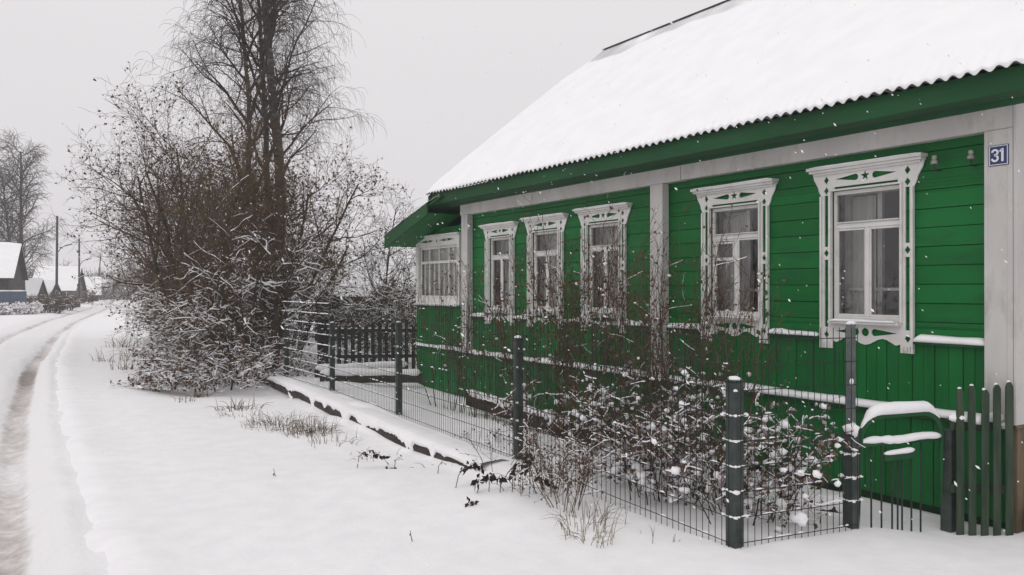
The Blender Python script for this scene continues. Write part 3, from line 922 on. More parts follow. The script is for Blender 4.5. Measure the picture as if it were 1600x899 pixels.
# ------------------------------------------------------------------ wire mesh fence
posts = [(3.81, 3.41, 1.01), (3.84, 5.90, 1.05), (4.00, 8.75, 1.08), (4.12, 11.35, .98), (4.10, 13.5, .85)]
fence = thing('wire_mesh_fence', 'dark green wire mesh fence on short posts round the front garden', 'fence', (3.81, 3.41, 0))
corner2 = (4.80, 3.29)
def fence_post(x, y, h, mat='post', w=.066, d=.066):
    g0 = ground_h(x, y)
    mb = MB(); mb.box(x - d / 2, x + d / 2, y - w / 2, y + w / 2, g0 - .15, g0 + h)
    mb.box(x - d / 2 - .004, x + d / 2 + .004, y - w / 2 - .004, y + w / 2 + .004, g0 + h, g0 + h + .012)
    po = mb.build('post', mat, fence, bevel=.006)
    sn = MB()
    sn.blob((x, y, g0 + h + .018), d * .5, w * .5, .016, rng, .15)
    zz = g0 + .18
    while zz < g0 + h - .05:                            # snow caught where each cross wire meets the post
        for sx_, sy_ in ((-1, -1), (-1, 1), (1, -1), (1, 1)):
            if rng.random() < .75:
                k = rng.uniform(.7, 1.5)
                sn.blob((x + sx_ * (d / 2 + .004), y + sy_ * (w / 2 + .006), zz + .008), .014 * k, .017 * k, .009 * k, rng, .3, 6, 4)
        if rng.random() < (.9 if y < 4 else .3): sn.blob((x - d / 2 - .003, y + rng.uniform(-.008, .008), zz + .006), .008, w * rng.uniform(.35, .6), .0055, rng, .3, 7, 4); sn.blob((x + rng.uniform(-.01, .01), y - w / 2 - .003, zz + .006), d * rng.uniform(.35, .6), .008, .0055, rng, .3, 7, 4)
        zz += .155
    sn.build('post_snow', 'snow', po, smooth=True)
for i, (x, y, h) in enumerate(posts): fence_post(x, y, h, w=.082 if i == 0 else .066, d=.082 if i == 0 else .066)
fence_post(corner2[0], corner2[1], .62, w=.078, d=.078)
mb = MB(); gz = ground_h(*corner2)
mb.box(corner2[0] - .024, corner2[0] + .024, corner2[1] - .024, corner2[1] + .024, gz + .633, gz + 1.36)
po = mb.build('post', 'post_grey', fence, bevel=.006)
sn = MB(); sn.blob((corner2[0], corner2[1], gz + 1.365), .03, .03, .016, rng)
sn.blob((corner2[0] - .02, corner2[1] - .02, gz + .66), .055, .055, .045, rng, .25)
sn.blob((corner2[0] - .035, corner2[1] - .03, gz + .98), .014, .014, .02, rng, .25)
sn.build('post_snow', 'snow', po, smooth=True)

def mesh_panel(p, q, zt=1.34, off=.055, hs_step=.155, snow=.25, sp=.053):
    p, q = Vector(p), Vector(q)
    d = (q - p); L = d.length; d.normalize()
    nrm_ = Vector((-d.y, d.x)) * off
    n = int(L / sp)
    W = []; S = []
    def at_(s, z): return (p.x + d.x * s + nrm_.x, p.y + d.y * s + nrm_.y, z)
    ga, gb = ground_h(p.x, p.y), ground_h(q.x, q.y)
    for i in range(n + 1):
        s = L * i / n; b = ga + (gb - ga) * s / L
        W.append((np.array([at_(s, b - .1), at_(s, b + zt + rng.uniform(-.003, .003))]), np.array([.0027, .0027])))
    hz = [.03 + hs_step * i for i in range(int((zt - .02) / hs_step) + 1)]
    for z in hz:
        W.append((np.array([at_(0, ga + z), at_(L * .5, (ga + gb) / 2 + z), at_(L, gb + z)]), np.array([.0034] * 3)))
        s = 0
        while s < L:                                     # crumbs and short beads of snow lying along the wire
            if rng.random() < snow * (1.1 if z < .8 or snow > .9 else .22):
                ln = rng.uniform(.012, .05 + .14 * snow); b = ga + (gb - ga) * s / L + z + .006
                r0 = rng.uniform(.003, .0065) * (1 + snow * .6)
                S.append((np.array([at_(s, b), at_(s + ln * .3, b + r0 * .7), at_(s + ln * .7, b + r0 * .5), at_(s + ln, b)]), np.array([.001, r0, r0 * .9, .001])))
            s += rng.uniform(.05, .12)
    mb = MB(); mb.tubes(W); w = mb.build('mesh_panel', 'wire', fence)
    if S: sb = MB(); sb.tubes(S, smin=5); sb.build('wire_snow', 'snow', w, smooth=True)
for a, b, s_ in ((0, 1, .22), (1, 2, .22), (2, 3, .45), (3, 4, .95)): mesh_panel(posts[a][:2], posts[b][:2], snow=s_)
mesh_panel(posts[0][:2], corner2, snow=.3, off=-.055)

# garden gate of bent pipe
gA, gB = Vector((4.875, 3.275)), Vector((5.60, 3.125))
gate = thing('metal_gate', 'low green pipe gate with rounded top and snow on its rails', 'gate', (5.24, 3.2, -.06))
gd = (gB - gA).normalized(); gL = (gB - gA).length
def G(s, z): return (gA.x + gd.x * s, gA.y + gd.y * s, z)
ztop, zmid, rr = .735, .545, .17
pts = [G(0, -.02), G(0, ztop - rr)] + [G(rr - rr * math.cos(a), ztop - rr + rr * math.sin(a)) for a in np.linspace(.2, math.pi / 2, 6)]
pts += [G(gL - rr + rr * math.sin(a), ztop - rr + rr * math.cos(a)) for a in np.linspace(0, math.pi / 2 - .2, 6)] + [G(gL, ztop - rr), G(gL, -.02)]
mb = MB(); mb.tubes([(np.array(pts), np.array([.021] * len(pts)))], smin=8)
mb.tubes([(np.array([G(0, zmid), G(gL, zmid)]), np.array([.015, .015]))], smin=8)
gf = mb.build('gate_frame', 'green_dark', gate, smooth=True)
for s in (.10, .19, .285, .335, .375, .46, .545):
    short = s in (.285, .335, .375)
    mb = MB(); mb.tubes([(np.array([G(s, -.10), G(s, .44 if short else zmid + .03)]), np.array([.0065, .0065]))], smin=6)
    mb.build('bar', 'wire', gate, smooth=True)
mb = MB(); a, b = G(.20, .43), G(.47, .43)
mb.bar((a[0], a[1] - .012, .445), (b[0], b[1] - .012, .445), .02, .035); mb.build('letter_flap', 'green_dark', gate, bevel=.003)
mb = MB()
def snow_bead(mb, pts, rad, sides=8):
    mb.tubes([(np.array(pts), np.array(rad))], smin=sides)
arch_ = np.array(pts[1:-1]); tl = np.gradient(arch_, axis=0); tl /= np.linalg.norm(tl, axis=1, keepdims=True)
fl = np.clip(1.15 - np.abs(tl[:, 2]), 0, 1); idx_ = np.interp(np.linspace(0, len(arch_) - 1, 40), np.arange(len(arch_)), np.arange(len(arch_)))
ar2 = np.stack([np.interp(idx_, np.arange(len(arch_)), arch_[:, k]) for k in range(3)], axis=1); fl2 = np.interp(idx_, np.arange(len(arch_)), fl)
rd_ = np.array([max(.002, (.042 + .008 * fbm(i * .35, 1, 1, 2, 3)) * f_) for i, f_ in enumerate(fl2)])
ar2[:, 2] += .012 + rd_ * .75
snow_bead(mb, ar2, rd_)
tp = [G(s, zmid + .024 + .006 * math.sin(s * 14)) for s in np.linspace(.015, gL - .01, 22)]
snow_bead(mb, tp, [.010 + .019 * math.sin(math.pi * i / 21) ** .3 + .008 * fbm(i * .5, 2, 1, 3, 3) for i in range(22)])
tp = [(a[0] + (b[0] - a[0]) * k, a[1] + (b[1] - a[1]) * k - .012, .478 + .010 * k) for k in np.linspace(0, 1, 10)]
snow_bead(mb, tp, [.006, .014, .017, .018, .018, .019, .020, .021, .019, .008])
mb.build('gate_snow', 'snow', gate, smooth=True)
mb = MB(); mb.box(5.635, 5.715, 3.075, 3.155, -.12, .60)
gp = mb.build('gate_post', 'post', gate, bevel=.005)

# short picket fence at the house corner
pf = thing('picket_fence', 'five old green wooden pickets between the gate and the house corner', 'fence', (5.75, 2.93, -.06))
f0, f1 = Vector((5.64, 3.02)), Vector((5.855, 2.80))
for i in range(5):
    c = f0 + (f1 - f0) * i / 4
    dd = (f1 - f0).normalized(); h = 1.02 + .02 * math.sin(i * 2.2) + i * .006; w = .056
    g0 = ground_h(c.x, c.y)
    o = [(-w / 2, -.12), (w / 2, -.12), (w / 2, h - .03), (w / 2 - .018, h), (-w / 2 + .018, h), (-w / 2, h - .03)]
    lean = rng.uniform(-.012, .012)
    dq = Vector((.90, -.43)).normalized()
    mb = MB(); mb.prism([(c.x + dq.x * (a_ + lean * b_), c.y + dq.y * (a_ + lean * b_), g0 + b_) for a_, b_ in o], (dq.y * .016, -dq.x * .016, 0))
    mb.build('picket', 'picket', pf, bevel=.004, recalc=True)
mb = MB()
for z in (.20, .64):
    mb = MB(); mb.bar((f0.x - .02, f0.y + .055, z), (f1.x + .06, f1.y + .055, z), .035, .06)
    mb.build('rail', 'picket', pf, bevel=.004)
mb = MB(); tp = [(f0.x - .04 + (f1.x + .10 - f0.x) * k, f0.y + .055 + (f1.y - f0.y) * k, .695 + .008 * math.sin(k * 9)) for k in np.linspace(0, 1, 12)]
snow_bead(mb, tp, [.012] + [.036 + .008 * math.sin(i * 1.7) for i in range(10)] + [.012])
for i in range(5):
    c = f0 + (f1 - f0) * i / 4; mb.blob((c.x, c.y, ground_h(c.x, c.y) + 1.015 + i * .006 + .02 * math.sin(i * 2.2) + .006), .016, .012, .009, rng)
mb.build('rail_snow', 'snow', pf, smooth=True)
mb = MB(); mb.box(5.93, 6.9, 2.56, 2.68, -.10, .05)
st = tag(mb.build('plank', 'wet_wood', bevel=.006), 'dark plank lying at the foot of the house corner', 'plank')
mb = MB(); snow_strip(mb, 2.55, 2.69, 5.92, 6.85, .052, .045, step=.02); mb.build('plank_snow', 'snow', st, smooth=True)

# ------------------------------------------------------------------ log edging, boards in the yard
pts = []
for i in range(29):
    y = 6.0 + (14.2 - 6.0) * i / 28
    pts.append((log_x(y) + .02 * fbm(y, 0, .8, 3, 2), y, .015 + .012 * fbm(y, 1, 1.1, 2, 2)))
mb = MB(); mb.tubes([(np.array(pts), np.array([.085 + .012 * fbm(p[1], 3, 2, 3, 2) for p in pts]))], smin=10)
lg = tag(mb.build('edging_log', 'wet_wood', smooth=True), 'long dark log edging the raised garden along the fence', 'log')
v = []; f = []
for i in range(181):
    y = 5.85 + (14.5 - 5.85) * i / 180
    x = log_x(y); g0 = ground_h(x + .3, y)
    t = .088 + .012 * fbm(y, 2, 1.6, 4, 3)
    lip = -.088 + .02 * fbm(y, 5, 2.6, 7, 4)
    dr = .010 + .30 * max(0, fbm(y, 9, 3.4, 3, 4) - .10 + .08 * sst(9.5, 7, y))
    v += [(x + lip + .03, y, .035 + t - .055 - dr), (x + lip, y, .035 + t - .05 - dr * .5), (x + lip + .012, y, .035 + t - .004), (x + .0, y, .035 + t + .004), (x + .14, y, .045 + t + .0), (x + .34, y, g0 - .03)]
for i in range(180):
    for j in range(5): f.append((i * 6 + j, i * 6 + j + 1, (i + 1) * 6 + j + 1, (i + 1) * 6 + j))
mb = MB(); mb.add(v, f)
mb.build('log_snow', 'snow', lg, smooth=True)

def snowy_board(p, q, w, h, label, name='board', seed=0., sn_h=.05):
    mb = MB(); mb.bar(p, q, w, h); o = tag(mb.build(name, 'wet_wood', bevel=.008), label, 'board')
    P, Q = Vector(p), Vector(q); n = 24
    tp = [tuple(P.lerp(Q, i / n) + Vector((0, 0, h / 2 + sn_h * .35 + .012 * fbm(i * .3, seed, 1, 3, 2)))) for i in range(n + 1)]
    mb = MB(); snow_bead(mb, tp, [.01] + [(w * .5 + .018) * (1 + .25 * fbm(i * .35, seed, 1, 7, 2)) for i in range(n - 1)] + [.01])
    mb.build('board_snow', 'snow', o, smooth=True)
    return o
snowy_board((5.28, 6.6, .02), (5.36, 9.5, .10), .06, .17, 'dark snow topped board edging the bed below the three close windows')
snowy_board((4.35, 12.55, .16), (5.9, 12.0, .12), .09, .15, 'snow topped beam in front of the dark picket fence, nearer the road fence', seed=3)
snowy_board((4.45, 13.1, .16), (6.0, 12.75, .18), .10, .17, 'snow topped beam close under the dark picket fence', seed=5)
snowy_board((5.0, 3.95, -.04), (5.35, 3.72, -.05), .10, .06, 'short dark board poking from the snow beside the gate', seed=7, sn_h=.02)

# dark picket fence across the back of the yard
dp = thing('dark_picket_fence', 'dark weathered picket fence behind the garden left of the porch', 'fence', (5.6, 13.75, 0))
for i in range(17):
    k = i / 16
    x = 4.95 + 1.75 * k; y = 14.0 - .85 * k
    g0 = .12; h = .86 + .05 * math.sin(i * 1.9) + (.1 if i in (1, 12) else 0); w = .058
    mb = MB(); o = [(-w / 2, 0), (w / 2, 0), (w / 2, h - .03), (0, h), (-w / 2, h - .03)]
    mb.prism([(x + a_, y - a_ * .45, g0 + b_) for a_, b_ in o], (.012, .02, 0)); mb.build('picket', 'dark_picket', dp, recalc=True)
mb = MB()
for z in (.25, .72):
    mb = MB(); mb.bar((4.9, 14.06, z + .12), (6.75, 13.17, z + .12), .035, .06)
    mb.build('rail', 'dark_picket', dp)
mb = MB()
for z in (.25, .72): snow_bead(mb, [(4.9 + 1.85 * k, 14.07 - .89 * k, z + .158) for k in np.linspace(0, 1, 12)], [.008] + [.016] * 10 + [.008])
mb.build('rail_snow', 'snow', dp, smooth=True)
for x, y, lab in ((4.98, 14.2, 'thick dark gate post at the near end of the dark picket fence'),):
    mb = MB(); mb.box(x - .09, x + .09, y - .06, y + .06, 0, 1.05); tag(mb.build('wooden_post', 'dark_picket', bevel=.01), lab, 'post')

# ------------------------------------------------------------------ neighbours and far village
def hut(name, label, cx, cy, yaw, L, W, hw, hr, mat, cat='house', group=None, gable=None, over=.35, wins=0, chim=False, base=0):
    """ridge along the local x axis"""
    t = thing(name, label, cat, (cx, cy, base), group)
    ca, sa_ = math.cos(yaw), math.sin(yaw)
    def T(x, y, z): return (cx + ca * x - sa_ * y, cy + sa_ * x + ca * y, base + z)
    mb = MB()
    v = [T(-L / 2, -W / 2, -.2), T(L / 2, -W / 2, -.2), T(L / 2, W / 2, -.2), T(-L / 2, W / 2, -.2), T(-L / 2, -W / 2, hw), T(L / 2, -W / 2, hw), T(L / 2, W / 2, hw), T(-L / 2, W / 2, hw)]
    mb.add(v, [(0, 1, 5, 4), (1, 2, 6, 5), (2, 3, 7, 6), (3, 0, 4, 7)]); mb.build('wall', mat, t)
    mb = MB()
    for s in (-1, 1): mb.add([T(s * L / 2, -W / 2, hw + .002), T(s * L / 2, W / 2, hw + .002), T(s * L / 2, 0, hw + hr)], [(0, 1, 2)])
    mb.build('gable', gable or mat, t)
    sl = hr / (W / 2)
    mb = MB(); sn = MB()
    for s in (-1, 1):
        e = W / 2 + over
        o = [(0, hw + hr + .02), (s * e, hw - over * sl + .02), (s * e, hw - over * sl + .07), (0, hw + hr + .08)]
        mb.prism([T(-L / 2 - over, a, b) for a, b in o], np.array(T(L / 2 + over, 0, 0)) - np.array(T(-L / 2 - over, 0, 0)))
        n = 10
        v = []; f = []
        for i in range(n + 1):
            for j in range(n + 1):
                x = -L / 2 - over - .02 + (L + 2 * over + .04) * i / n; yy = s * (e + .02) * j / n
                ed = .3 if i in (0, n) or j == n else 1
                v.append(T(x, yy, hw + hr + .085 - abs(yy) * sl + .13 * ed * (1 + .3 * fbm(x, yy, 1.0, cx, 2))))
        for i in range(n):
            for j in range(n): f.append((i * (n + 1) + j, i * (n + 1) + j + 1, (i + 1) * (n + 1) + j + 1, (i + 1) * (n + 1) + j))
        sn.add(v, f)
    r = mb.build('roof', 'far_dark', t, recalc=True); sn.build('roof_snow', 'roof_snow', r, smooth=True)
    if chim:
        mb = MB(); p = T(L * .2, .1, 0); mb.box(p[0] - .25, p[0] + .25, p[1] - .25, p[1] + .25, base + hw + hr - .3, base + hw + hr + .6)
        mb.build('chimney', 'far_brown', r)
    for i in range(wins):
        x = -L / 2 + L * (i + .5) / wins
        mb = MB(); mb.bar(T(x - .35, -W / 2 - .03, hw * .55), T(x + .35, -W / 2 - .03, hw * .55), .03, .95)
        w = mb.build('window', 'trim', t)
        mb = MB(); mb.bar(T(x - .27, -W / 2 - .05, hw * .55), T(x + .27, -W / 2 - .05, hw * .55), .012, .78); mb.build('pane', 'dark_glass', w)
    return t
hut('log_house', 'dark log house with steep snowy roof at the left edge beyond the road', -2.55, 65.6, R(-10), 7.0, 5.0, 2.5, 2.1, 'far_dark', chim=False, wins=3)
hut('small_shed', 'small dark shed with a narrow snowy roof right beside the dark log house', 2.35, 78, R(-32), 1.3, 1.6, .95, 1.35, 'far_dark', 'shed', over=.15)
hut('small_shed', 'little grey gabled shed between the dark log house and the first utility pole', 3.55, 81, R(-34), 1.2, 2.0, .9, 1.3, 'far_grey', 'shed', over=.15, gable='far_dark')
hut('brown_house', 'brown timber house with a tall snowy roof behind the first utility pole', 5.25, 97, R(-16), 3.6, 4.4, 1.65, 2.15, 'far_brown', gable='far_grey', wins=2)
hut('barn', 'low barn with a broad snowy roof between the second and third utility poles', 9.0, 117, R(-6), 3.6, 4.6, 1.0, 2.0, 'far_dark', 'barn')
hut('far_cottage', 'distant cottage with snowy roof just right of the leaning utility pole', 13.1, 141, R(-14), 3.4, 4.0, 1.3, 1.6, 'far_grey', 'house')
hut('garden_shed', 'low shed with wide snowy roof behind the bushes, left of the green porch', 11.4, 24.5, R(-28), 5.2, 4.2, 1.45, 1.35, 'far_dark', 'shed', over=.3)

def board_fence(name, label, p, q, h, mat, step=.14, snow=True):
    t = thing(name, label, 'fence', (p[0], p[1], 0))
    P, Q = Vector((*p, 0)), Vector((*q, 0)); L = (Q - P).length; d = (Q - P) / L
    mb = MB(); n = int(L / step)
    for i in range(n):
        a = P + d * (i * step); b = P + d * (i * step + step * .9); k = h + rng.uniform(-.02, .02)
        mb.prism([(a.x, a.y, -.1), (b.x, b.y, -.1), (b.x, b.y, k), (a.x, a.y, k)], (-d.y * .025, d.x * .025, 0))
    mb.build('boards', mat, t, recalc=True)
    if snow:
        mb = MB(); snow_bead(mb, [tuple(P + d * L * k + Vector((0, 0, h + .03))) for k in np.linspace(0, 1, 20)], [.02] + [.05 + .01 * math.sin(i * 2) for i in range(18)] + [.02], 6)
        mb.build('fence_snow', 'snow', t, smooth=True)
board_fence('blue_fence', 'faded blue board fence in front of the dark log house', (-4.5, 58.5), (1.45, 59.5), 1.45, 'far_blue')
board_fence('far_fence', 'dark grey fence at the far bend of the road', (10.8, 132), (17.5, 137), 1.25, 'far_grey', .3)

def utility_pole(label, x, y, h, lean, arm, lamp=True):
    t = thing('utility_pole', label, 'utility pole', (x, y, ground_h(x, y)), 'utility poles along the village road')
    z0 = ground_h(x, y)
    mb = MB(); mb.tubes([(np.array([(x + lean * k * h, y, z0 - .2 + (h + .2) * k) for k in np.linspace(0, 1, 6)]), np.array([.095 - .025 * k for k in np.linspace(0, 1, 6)]))], smin=8)
    mb.build('pole', 'pole_wood', t, smooth=True)
    if lamp:
        zz = z0 + h * .66; xx = x + lean * h * .66
        mb = MB(); mb.tubes([(np.array([(xx + .08, y, zz - .25), (xx + .25, y - .05, zz + .05), (xx + .6, y - .1, zz + .25)]), np.array([.035] * 3)), (np.array([(xx + .5, y - .1, zz + .2), (xx + .95, y - .1, zz + .33)]), np.array([.06, .05]))], smin=6)
        mb.build('lamp_arm', 'steel', t, smooth=True)
    for s in (-1, 1):
        for dz in (.15, .5):
            zz = z0 + h - dz; xx = x + lean * h
            mb = MB(); mb.tubes([(np.array([(xx, y, zz - .08), (xx + s * .2, y, zz - .08), (xx + s * .2, y, zz + .1)]), np.array([.015, .015, .035]))], smin=6); mb.build('insulator', 'steel', t, smooth=True)
    return (x + lean * h, y, z0 + h)
tops = [utility_pole('nearest tall utility pole, dark and straight, behind brown scrub left of the road', 3.35, 64.8, 6.75, .006, 1),
        utility_pole('middle utility pole standing clear in the snow at the roadside', 5.95, 81, 6.1, .0, 1),
        utility_pole('farthest utility pole, leaning to the right beside the barn', 11.3, 125, 6.5, .085, 0, False)]
for (a, b, n_) in ((0, 1, 'wire between the nearest and middle utility poles'), (1, 2, 'wire between the middle and leaning utility poles')):
    W = []
    for s in (-.2, .2):
        for dz in (0, -.35):
            p, q = np.array(tops[a]) + (s, 0, dz), np.array(tops[b]) + (s, 0, dz)
            ks = np.linspace(0, 1, 14)
            W.append((np.array([p + (q - p) * k - np.array([0, 0, 1.6 * k * (1 - k)]) for k in ks]), np.array([.012] * 14)))
    mb = MB(); mb.tubes(W); tag(mb.build('overhead_wire', 'wire'), 'thin overhead ' + n_, 'wire')

# ------------------------------------------------------------------ vegetation
def unit(v): return v / max(1e-9, math.sqrt(v[0] * v[0] + v[1] * v[1] + v[2] * v[2]))
def grow(out, rg, p, d, L, r, lev, P):
    n = P['seg'][lev]; step = L / n
    pts = [p]; rad = [r]; dirs = [d]
    tap = P['taper'][lev]
    for i in range(n):
        tr = P['trop'][lev]
        if isinstance(tr, tuple): tr = tr[0] + (tr[1] - tr[0]) * i / n
        d = unit(d + rg.normal(0, P['wob'][lev], 3) + np.array([0, 0, tr]))
        p = p + d * step
        if p[2] < .03: p = p.copy(); p[2] = .03; d = unit(np.array([d[0], d[1], abs(d[2]) * .2]))
        pts.append(p); dirs.append(d); rad.append(r * (1 - (1 - tap) * (i + 1) / n))
    out.append((lev, np.array(pts), np.array(rad)))
    if lev + 1 >= P['levels']: return
    k = P['kids'][lev]; k = int(k * rg.uniform(.75, 1.25) + .5)
    ph = rg.uniform(0, 6.28)
    for j in range(k):
        f = P['f0'][lev] + (1 - P['f0'][lev]) * ((j + rg.uniform(0, 1)) / k)
        f = min(f, .985)
        i = int(f * n); u = f * n - i
        bp = pts[i] + (pts[i + 1] - pts[i]) * u; bd = dirs[i + 1]; br = rad[i] + (rad[i + 1] - rad[i]) * u
        ph += 2.4 + rg.uniform(-.5, .5)
        a = np.array([0, 0, 1.]) if abs(bd[2]) < .9 else np.array([1., 0, 0])
        s = unit(np.cross(bd, a)); t = np.cross(bd, s)
        ang = R(P['ang'][lev]) * rg.uniform(.65, 1.3)
        cd = bd * math.cos(ang) + (s * math.cos(ph) + t * math.sin(ph)) * math.sin(ang)
        cL = P['len'][lev + 1] * rg.uniform(.6, 1.25) * (1.15 - P['fall'][lev] * f) * P.get('k', 1)
        cr = max(P['rmin'], min(br * .72, P['rad'][lev + 1] * rg.uniform(.8, 1.2)))
        grow(out, rg, bp, cd, cL, cr, lev + 1, P)

def snow_tubes(out, rg, prob=1.0, rmin=.0, rmax=9, k=1.0, add=.004, zmax=9):
    S = []
    for lev, p, r in out:
        if r[0] < rmin or r[0] > rmax or rg.random() > prob: continue
        if p[0][2] > zmax * rg.uniform(.5, 1.2): continue
        T = np.gradient(p, axis=0); T /= np.maximum(np.linalg.norm(T, axis=1, keepdims=True), 1e-6)
        flat = np.clip((.86 - np.abs(T[:, 2])) / .4, 0, 1)
        rr = (r * .85 * k + add) * flat * rg.uniform(.5, 1.25, len(r))
        if flat.max() < .1: continue
        q = p.copy(); q[:, 2] += r * .75 + rr * .35
        S.append((q, np.maximum(rr, .0004)))
    return S

def plant(name, label, cat, loc, stems, P, mats=('bark', 'twig'), seed=1, group=None, leaf=None, snow=None, split=1, parts=('trunk', 'crown'), snowlump=None):
    """stems: list of (offset, direction, length, radius)"""
    rg = np.random.default_rng(seed)
    base = np.array([loc[0], loc[1], ground_h(loc[0], loc[1]) - .04 if len(loc) < 3 else loc[2]])
    t = thing(name, label, cat, tuple(base), group)
    out = []
    for off, d, L, r in stems:
        grow(out, rg, base + np.array(off, float), unit(np.array(d, float)), L, r, 0, P)
    tr = [(p, r) for lev, p, r in out if lev < split]; tw = [(p, r) for lev, p, r in out if lev >= split]
    tro = None
    if tr: mb = MB(); mb.tubes(tr); tro = mb.build(parts[0], mats[0], t, smooth=True)
    if tw: mb = MB(); mb.tubes(tw); mb.build(parts[1], mats[1], t, smooth=True)
    if leaf:
        for (mat, dens, size, zlo, zhi, sel) in leaf:
            pos = []
            for lev, p, r in out:
                if lev < P['levels'] - 1: continue
                for i in range(1, len(p)):
                    c = p[i]
                    if zlo < c[2] - base[2] < zhi and rg.random() < dens and (sel is None or sel(c)):
                        pos.append(c + rg.normal(0, size * .4, 3))
            if pos: mb = MB(); mb.leaves(np.array(pos), size, rg); mb.build('leaves', mat, t)
    if snow:
        S = snow_tubes(out, rg, **snow)
        mb = MB()
        if S: mb.tubes(S, smin=5)
        if snowlump:
            dens, sz = snowlump
            for lev, p, r in out:
                if lev >= P['levels'] - 2 and rg.random() < dens:
                    c = p[rg.integers(1, len(p))]; k = sz * rg.uniform(.35, 1.4) ** 1.5 * (1 + (1.6 * max(0, .42 - (c[2] - base[2])) / .42 if sz > .016 else 0)); k = min(k, .05)
                    mb.blob((c[0], c[1], c[2] + k * .4), k * rg.uniform(.6, 1.3), k * rg.uniform(.6, 1.3), k * rg.uniform(.5, 1.0), rg, .40, 7, 4)
        if mb.n: mb.build('snow', 'snow', t, smooth=True)
    return t

# the tall birch
BIRCH = dict(levels=5, seg=[14, 8, 6, 5, 6], wob=[.045, .09, .12, .14, .10], trop=[.03, (.05, -.05), (.02, -.10), (-.08, -.25), (-.20, -.55)], taper=[.25, .25, .3, .4, .5],
             kids=[16, 7, 5, 5], f0=[.34, .2, .15, .2], ang=[40, 42, 45, 50], len=[0, 3.3, 1.5, .75, .62], fall=[.65, .5, .4, .3], rad=[0, .05, .020, .008, .0045], rmin=.004)
plant('birch_tree', 'tall bare birch with drooping twigs rising above the roadside thicket', 'tree', (6.3, 21.4), 
      [((0, 0, 0), (.01, 0, 1), 13.5, .19), ((-.6, .1, 0), (-.015, .0, 1), 10.4, .12), ((.1, .5, 0), (.07, .03, 1), 12.2, .12)], BIRCH, ('birch_bark', 'birch_twig'), seed=5)

# roadside trees: low forking, ascending, with hanging-on leaves
TREE = dict(levels=5, seg=[9, 7, 6, 5, 4], wob=[.09, .12, .14, .16, .2], trop=[.04, .05, .05, .03, .02], taper=[.3, .3, .35, .45, .5],
            kids=[8, 6, 5, 3], f0=[.2, .15, .15, .1], ang=[48, 46, 48, 50], len=[0, 2.5, 1.25, .62, .30], fall=[.6, .5, .4, .3], rad=[0, .034, .014, .0068, .0042], rmin=.0035)
def fan(rg, n, lean, L, r, spread=.25, spr_r=.35, az=None):
    out = []
    for i in range(n):
        a = 6.28 * i / n + rg.uniform(-.4, .4) if az is None else az + rg.uniform(-1, 1)
        l = lean * rg.uniform(.4, 1.25)
        out.append(((spr_r * math.cos(a) * rg.uniform(.3, 1), spr_r * math.sin(a) * rg.uniform(.3, 1), 0), (math.cos(a) * l, math.sin(a) * l, 1), L * rg.uniform(.75, 1.15), r * rg.uniform(.75, 1.15)))
    return out
rg = np.random.default_rng(8)
trees = [((4.35, 21.5), 6, .42, 4.7, .075, 'twig', 'many stemmed bare tree with boughs reaching over the verge towards the road', 11, 1.05),
         ((5.0, 18.5), 6, .27, 4.6, .080, 'twig_olive', 'dense brown twiggy tree in the middle of the thicket in front of the birch', 12, .84),
         ((5.95, 19.6), 5, .22, 4.0, .070, 'twig_olive', 'leafy brown bare tree on the house side of the birch', 13, .64),
         ((4.9, 26.5), 5, .30, 4.3, .070, 'twig_dark', 'dark bare tree at the far back of the thicket along the road', 14, 1.0)]
for (x, y), n, lean, L, r, mt, lab, sd, k in trees:
    PT = dict(TREE); PT['k'] = k
    plant('bare_tree', lab, 'tree', (x, y), fan(np.random.default_rng(sd), n, lean, L, r), PT, ('bark', mt), seed=sd, group='bare trees of the roadside thicket',
          leaf=[('leaf', .20, .042, .8, 9, None)], snow=dict(prob=.10, rmin=.003, rmax=.03, k=.7, zmax=2.8))
# the nearest tree of the thicket carries snow on every limb
SNOWY = dict(levels=5, seg=[8, 8, 6, 5, 4], wob=[.13, .19, .21, .2, .2], trop=[.02, .03, .03, .02, 0], taper=[.4, .3, .35, .45, .5],
             kids=[8, 7, 5, 3], f0=[.25, .15, .15, .1], ang=[58, 48, 48, 50], len=[0, 1.45, .75, .42, .24], fall=[.4, .5, .4, .3], rad=[0, .034, .014, .006, .0035], rmin=.003)
plant('snowy_tree', 'low forked tree with snow lying along its limbs at the end of the wire fence', 'tree', (4.30, 14.9),
      [((0, 0, 0), (-.10, -.02, 1), 2.4, .075), ((.05, .1, 0), (.25, .1, 1), 2.2, .055), ((-.1, .05, 0), (-.55, -.1, 1), 2.3, .05)], SNOWY, ('bark', 'twig_dark'), seed=21,
      leaf=[('leaf', .10, .04, .5, 4, None)], snow=dict(prob=.9, rmin=.0055, k=1.0, add=.006, zmax=9))
